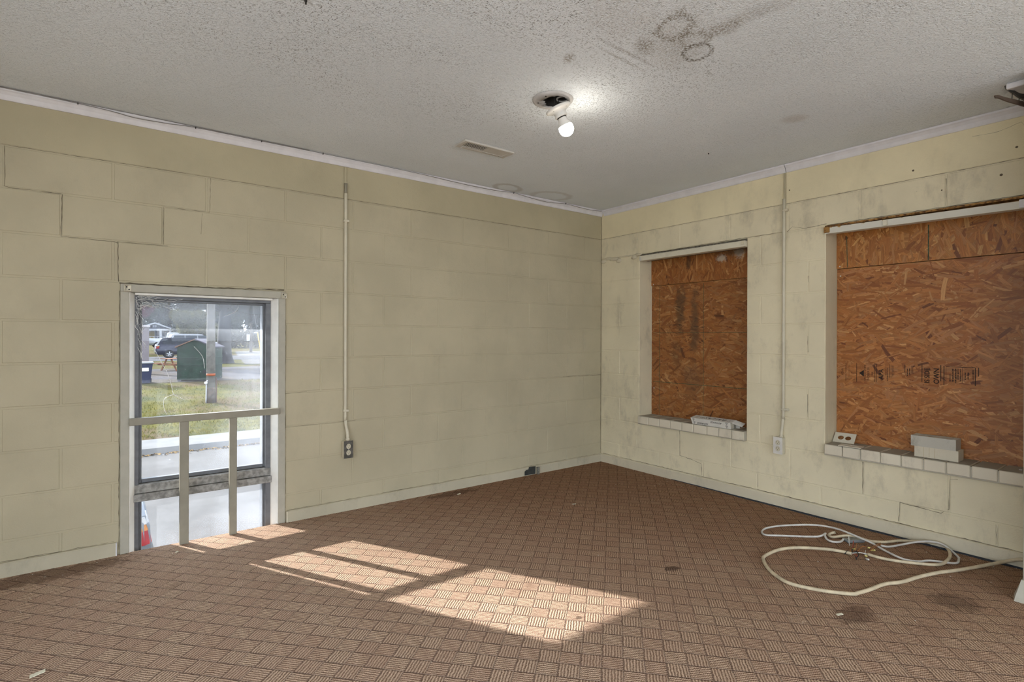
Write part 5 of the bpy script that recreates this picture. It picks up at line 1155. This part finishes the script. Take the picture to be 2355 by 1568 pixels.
    red = flat('red_lens', (0.22, 0.006, 0.010), 0.25, var=0.2); amb = flat('amber_lens', (0.34, 0.12, 0.01), 0.25); clr = flat('clear_lens', (0.3, 0.3, 0.31), 0.2)
    for s_ in (-1, 1):
        y = s_*(W/2-0.10)
        for z0, z1, mt, nm in ((0.82, 0.965, red, 'tail_lamp'), (0.966, 1.03, amb, 'turn_signal'), (1.031, 1.10, clr, 'reverse_lamp')):
            dx = (z0-0.82)*0.12
            b(MB().prism([(-L/2-0.008+dx, s_*(W/2-0.30)), (-L/2-0.004+dx, s_*(W/2-0.10)), (-L/2+0.02+dx, s_*(W/2-0.03)), (-L/2+0.065+dx, s_*(W/2+0.006)), (-L/2+0.20+dx, s_*(W/2+0.006)), (-L/2+0.22+dx, s_*(W/2-0.14)), (-L/2+0.1+dx, s_*(W/2-0.30))], (0, 0, z0), (1, 0, 0), (0, 1, 0), (0.022, 0, z1-z0)), nm, mt)
        b(MB().bbox(L/2-0.14, L/2-0.015, y-0.16, y+0.09, 0.66, 0.78, 0.02), 'head_lamp', clr)
    b(MB().bbox(-L/2-0.05, -L/2+0.20, -W/2+0.02, W/2-0.02, 0.40, 0.62, 0.04), 'bumper', gl)
    return t
# nearest car: only its near tail corner shows at the left of the lower pane
car('parked_car', 'silver-blue car parked right below the low window with red and amber tail lamps', (-5.37, 4.33, -1.9), math.pi, (0.14, 0.155, 0.18), 4.6, 1.84, 1.68)
car('sport_utility', 'dark navy sport utility car parked behind the skip', (2.05, 49.4, gz(49.4)+.015), 0.0, (0.015, 0.017, 0.036), 4.6, 1.85, 1.70, group='cars parked across the street')
car('sport_utility', 'white sport utility car parked just behind the dark one', (3.3, 55.8, gz(55.8)+.3), 0.06, (0.27, 0.275, 0.30), 4.7, 1.85, 1.72, group='cars parked across the street')
car('pickup_truck', 'white pickup truck farthest of the parked cars', (2.9, 74.0, gz(74)+0.35), 0.02, (0.27, 0.275, 0.29), 5.2, 1.95, 1.85, True, group='cars parked across the street')

# ---- bungalow
hz = 0.15; hx, hy = 5.6, 148.0
ho = thing('bungalow', (hx, hy, hz), 'small dark blue bungalow with a white columned porch and yellow door', 'house')
M_side = flat('slate_blue_siding', (0.022, 0.022, 0.045), 0.8); M_hw = flat('house_white', (0.30, 0.31, 0.34), 0.6, var=0.04); M_roof = flat('dark_shingles', (0.10, 0.10, 0.12), 0.9)
def hb(a, b_, c, d, e, f_): return MB().box(hx+a, hx+b_, hy+c, hy+d, hz+e, hz+f_)
hb(-3.4, 3.4, 2.2, 9, -1.2, 3.4).build('wall', M_side, ho)
hb(-3.2, 3.2, -0.4, 2.2, -1.2, 0.0).build('porch_deck', M_hw, ho)
MB().prism([(-3.4, 2.55), (3.4, 2.55), (0.0, 3.85)], (hx, hy-0.3, hz), (1, 0, 0), (0, 0, 1), (0, 9, 0)).build('gable', M_side, ho)
for s_ in (-1, 1): MB().prism([(0, 3.85), (s_*3.9, 2.36), (s_*3.9, 2.62), (0, 4.15)], (hx, hy-0.6, hz), (1, 0, 0), (0, 0, 1), (0, 9.8, 0)).build('roof_slope', M_roof, ho); MB().prism([(0, 3.80), (s_*3.92, 2.30), (s_*3.92, 2.62), (0, 4.16)], (hx, hy-0.75, hz), (1, 0, 0), (0, 0, 1), (0, 0.14, 0)).build('bargeboard', M_hw, ho)
hb(-3.4, 3.4, -0.45, 0.0, 2.2, 2.6).build('porch_beam', M_hw, ho)
for x in (-3.1, -1.75, 1.2, 3.1): hb(x-0.22, x+0.22, -0.4, 0.05, 0.0, 2.2).build('porch_column', M_hw, ho)
dr = hb(-0.95, 0.15, 2.10, 2.2, 0.0, 2.1).build('door', flat('yellow_door', (0.20, 0.13, 0.01), 0.6), ho); hb(-1.1, 0.3, 2.15, 2.2, 0.0, 2.25).build('door_frame', M_hw, ho)
for a in (-2.7, 1.4, 2.3): 
    wf = hb(a, a+0.75, 2.1, 2.2, 0.6, 2.0).build('window', M_hw, ho); hb(a+0.12, a+0.63, 2.05, 2.1, 0.7, 1.9).build('pane', flat('far_pane', (0.10, 0.12, 0.16), 0.2), wf)
wf = hb(-0.35, 0.35, -0.42, -0.3, 3.0, 3.5).build('gable_vent', M_hw, ho); hb(-0.2, 0.2, -0.46, -0.42, 3.08, 3.42).build('pane', flat('vent_dark', (0.12, 0.14, 0.2), 0.5), wf)
for i in range(9): hb(-3.0+i*0.7, -2.92+i*0.7, -0.42, -0.36, 0.0, 0.8).build('baluster', M_hw, ho)
hb(-3.1, 3.1, -0.44, -0.34, 0.78, 0.88).build('porch_rail', M_hw, ho)

# ---- trees
M_bark = flat('grey_bark', (0.028, 0.027, 0.030), 0.95, var=0.35, scale=5, bump=0.5)
def tree(name, label, base, trunk, blobs, n, size, mat, seed, group='trees across the street'):
    r = random.Random(seed); base = Vector(base); t = thing(name, base, label, 'tree', group)
    m = MB()
    if trunk:
        h, rad = trunk; m.tube(smooth_path([base + Vector((0,0,-0.1)), base + Vector((0.02,0,h*0.12)), base + Vector((0,0,h*0.35)), base + Vector((0.05,0,h*0.7)), base + Vector((0.1,0,h))], 3), [rad*1.75, rad*1.5, rad*1.3, rad*1.1, rad*1.05, rad*1.0, rad, rad*0.98, rad*0.95, rad*0.9, rad*0.85, rad*0.8, rad*0.7], 14)
        for (x, y, z, R_) in blobs[:6]:
            c = Vector((x, y, z)); p0 = base + Vector((0, 0, h*0.85)); mid = p0.lerp(c, 0.5) + Vector((0, 0, -R_*0.2)); m.tube(smooth_path([p0, mid, c], 4), [rad*0.45, rad*0.4, rad*0.36, rad*0.3, rad*0.26, rad*0.2, rad*0.16, rad*0.12, rad*0.08], 7)
        m.build('trunk', M_bark, t)
    lm = MB(); tot = sum(b[3]**2 for b in blobs)
    for (x, y, z, R_) in blobs:
        for i in range(int(n*R_**2/tot)):
            d = Vector((r.gauss(0,1), r.gauss(0,1), r.gauss(0,1))).normalized()*R_*r.uniform(0.55, 1.03); p = Vector((x, y, z)) + Vector((d.x, d.y, d.z*0.85))
            s_ = size*r.uniform(0.6, 1.3); a = Vector((r.gauss(0,1), r.gauss(0,1), r.gauss(0,1))).normalized(); b = a.orthogonal().normalized(); 
            lm.v += [tuple(p - a*s_), tuple(p + b*s_*0.45), tuple(p + a*s_), tuple(p - b*s_*0.45)]; k = len(lm.v); lm.f.append((k-4, k-3, k-2, k-1)); lm.sm.append(False)
    f_ = lm.build('foliage', mat, t, fixn=False); f_['kind'] = 'stuff'
    return t
M_lf1 = leaf_mat('olive_leaves', (0.022, 0.028, 0.012), (0.05, 0.054, 0.02)); M_lf2 = leaf_mat('dark_leaves', (0.008, 0.011, 0.010), (0.02, 0.025, 0.016)); M_lf3 = leaf_mat('yellow_green_leaves', (0.045, 0.048, 0.012), (0.10, 0.092, 0.026)); M_lf4 = leaf_mat('grey_green_leaves', (0.028, 0.036, 0.03), (0.055, 0.062, 0.045)); M_lf5 = leaf_mat('pink_blossom', (0.09, 0.02, 0.045), (0.14, 0.05, 0.07))
tree('oak_tree', 'large oak with a thick grey trunk behind the utility pole', (3.55, 41.5, gz(41.5)), (4.6, 0.46), [(1.5, 41, 5.2, 2.6), (3.9, 41.6, 5.6, 2.8), (6.6, 41.5, 4.7, 2.6), (-0.8, 42, 5.0, 2.2), (5.2, 40.5, 3.2, 1.5), (8.6, 42.5, 3.6, 2.0), (2.6, 43, 7.2, 2.4), (6.4, 43, 7.0, 2.4)], 15000, 0.20, M_lf1, 1)
tree('magnolia_tree', 'yellow-green leafy tree between the cars and the skip', (5.0, 66.0, gz(66)), (2.6, 0.22), [(4.2, 66, 2.0, 1.5), (5.6, 66, 1.6, 1.4), (3.4, 65.5, 3.0, 1.1), (5.0, 66.5, 3.0, 1.2), (6.0, 66.5, 0.7, 1.2), (2.7, 66, 3.4, 0.7)], 6000, 0.16, M_lf3, 2)
tree('dark_tree', 'dark evergreen crown beside the bungalow', (11.5, 140, gz(140)), (4.0, 0.4), [(11.0, 140, 3.0, 2.6), (13.5, 141, 3.6, 3.0), (10.0, 141, 5.2, 2.2), (15.5, 141, 3.0, 2.8)], 5000, 0.42, M_lf2, 3)
tree('backdrop_tree', 'grey-green crown rising behind the bungalow', (6.0, 165, gz(165)), (8.0, 0.5), [(0, 165, 8.5, 4.5), (6, 166, 9.5, 5), (12, 167, 9.5, 5), (18, 168, 9, 5), (24, 168, 8.5, 5), (0, 164, 4, 3.5), (6, 166, 4.5, 4), (12, 167, 4.5, 4), (18, 167, 4, 4), (24, 168, 4, 4), (-5, 165, 6, 4)], 15000, 0.55, M_lf4, 4)
tree('backdrop_tree', 'dense crown above the side road at the right of the pane', (26, 92, gz(92)), (4.0, 0.35), [(13.5, 90, 3.2, 3.0), (17.5, 91, 3.6, 3.4), (22, 92, 3.5, 3.6), (27, 92, 4.0, 4.0), (20, 93, 7.0, 3.4), (25, 93, 8.0, 3.6), (15, 92, 6.6, 3.0), (12, 91, 5.4, 2.6), (18, 92, 5.2, 3.2), (23, 93, 5.6, 3.4), (30, 94, 6, 3.6)], 13000, 0.38, M_lf1, 5)
tree('pink_tree', 'small pink leafed tree at the left of the pane', (0.2, 80.0, gz(80)), (3.0, 0.12), [(0.2, 80, 4.2, 0.9), (0.9, 80, 4.5, 0.6)], 900, 0.16, M_lf5, 6)
tree('roadside_tree', 'broad grey-green tree on the lawn left of the bungalow', (-9, 70, gz(70)), (3.6, 0.30), [(-9, 70, 4.6, 3.0), (-12, 71, 4.2, 2.6), (-6.2, 70, 4.4, 2.2), (-9.5, 71, 7.2, 2.6)], 5000, 0.30, M_lf4, 8)
tree('roadside_tree', 'olive tree far left across the lawn', (-26, 95, gz(95)), (4.0, 0.35), [(-22, 95, 4.6, 3.8), (-28, 96, 5.2, 4.2), (-34, 96, 4.6, 4.0), (-17, 97, 4.2, 3.4), (-26, 97, 9, 3.8)], 6000, 0.42, M_lf1, 9)
hg = MB(); rh = random.Random(77)
for i in range(7000):
    x = rh.uniform(8.4, 38); y = 83 + rh.uniform(-1.2, 1.2); z = gz(83) + rh.random()**0.8*2.2; a = Vector((rh.gauss(0,1), rh.gauss(0,1), rh.gauss(0,1))).normalized()*0.22; b = a.orthogonal()*0.5; p = Vector((x, y, z))
    hg.v += [tuple(p-a), tuple(p+b), tuple(p+a), tuple(p-b)]; k = len(hg.v); hg.f.append((k-4, k-3, k-2, k-1)); hg.sm.append(False)
tag(hg.build('hedge', M_lf2, fixn=False), 'dark hedge along the far side of the road', 'hedge', None, 'stuff')

# ---- distant pole with stay wire, and the yellow stay guard
fz = gz(62.1); fp = thing('utility_pole', (9.43, 62.1, fz), 'distant slim utility pole across the side road', 'utility pole')
MB().tube([(9.43, 62.1, fz), (9.45, 62.1, fz+9)], [0.15, 0.11], 10).build('shaft', M_pole, fp)
MB().tube([(9.5, 62.1, fz+7), (12.3, 62.6, fz)], 0.02, 6).build('stay_wire', flat('stay_steel', (0.4, 0.4, 0.42), 0.5), fp)
MB().bbox(8.95, 9.25, 61.8, 61.9, fz+1.3, fz+2.0, 0.01).build('sign', flat('pale_blue_sign', (0.45, 0.52, 0.62), 0.6), fp)
yz = gz(32.3); yg = thing('stay_guard', (4.2, 32.3, yz), 'yellow stay wire guard at the right edge of the pane', 'wire guard')
MB().tube([(4.30, 32.3, yz), (3.92, 32.3, yz+2.4)], 0.035, 8).build('guard_tube', flat('yellow_plastic', (0.32, 0.19, 0.01), 0.5), yg)
MB().tube([(3.92, 32.3, yz+2.4), (2.9, 32.3, yz+8.5)], 0.012, 6).build('stay_wire', flat('stay_steel2', (0.35, 0.35, 0.36), 0.5), yg)
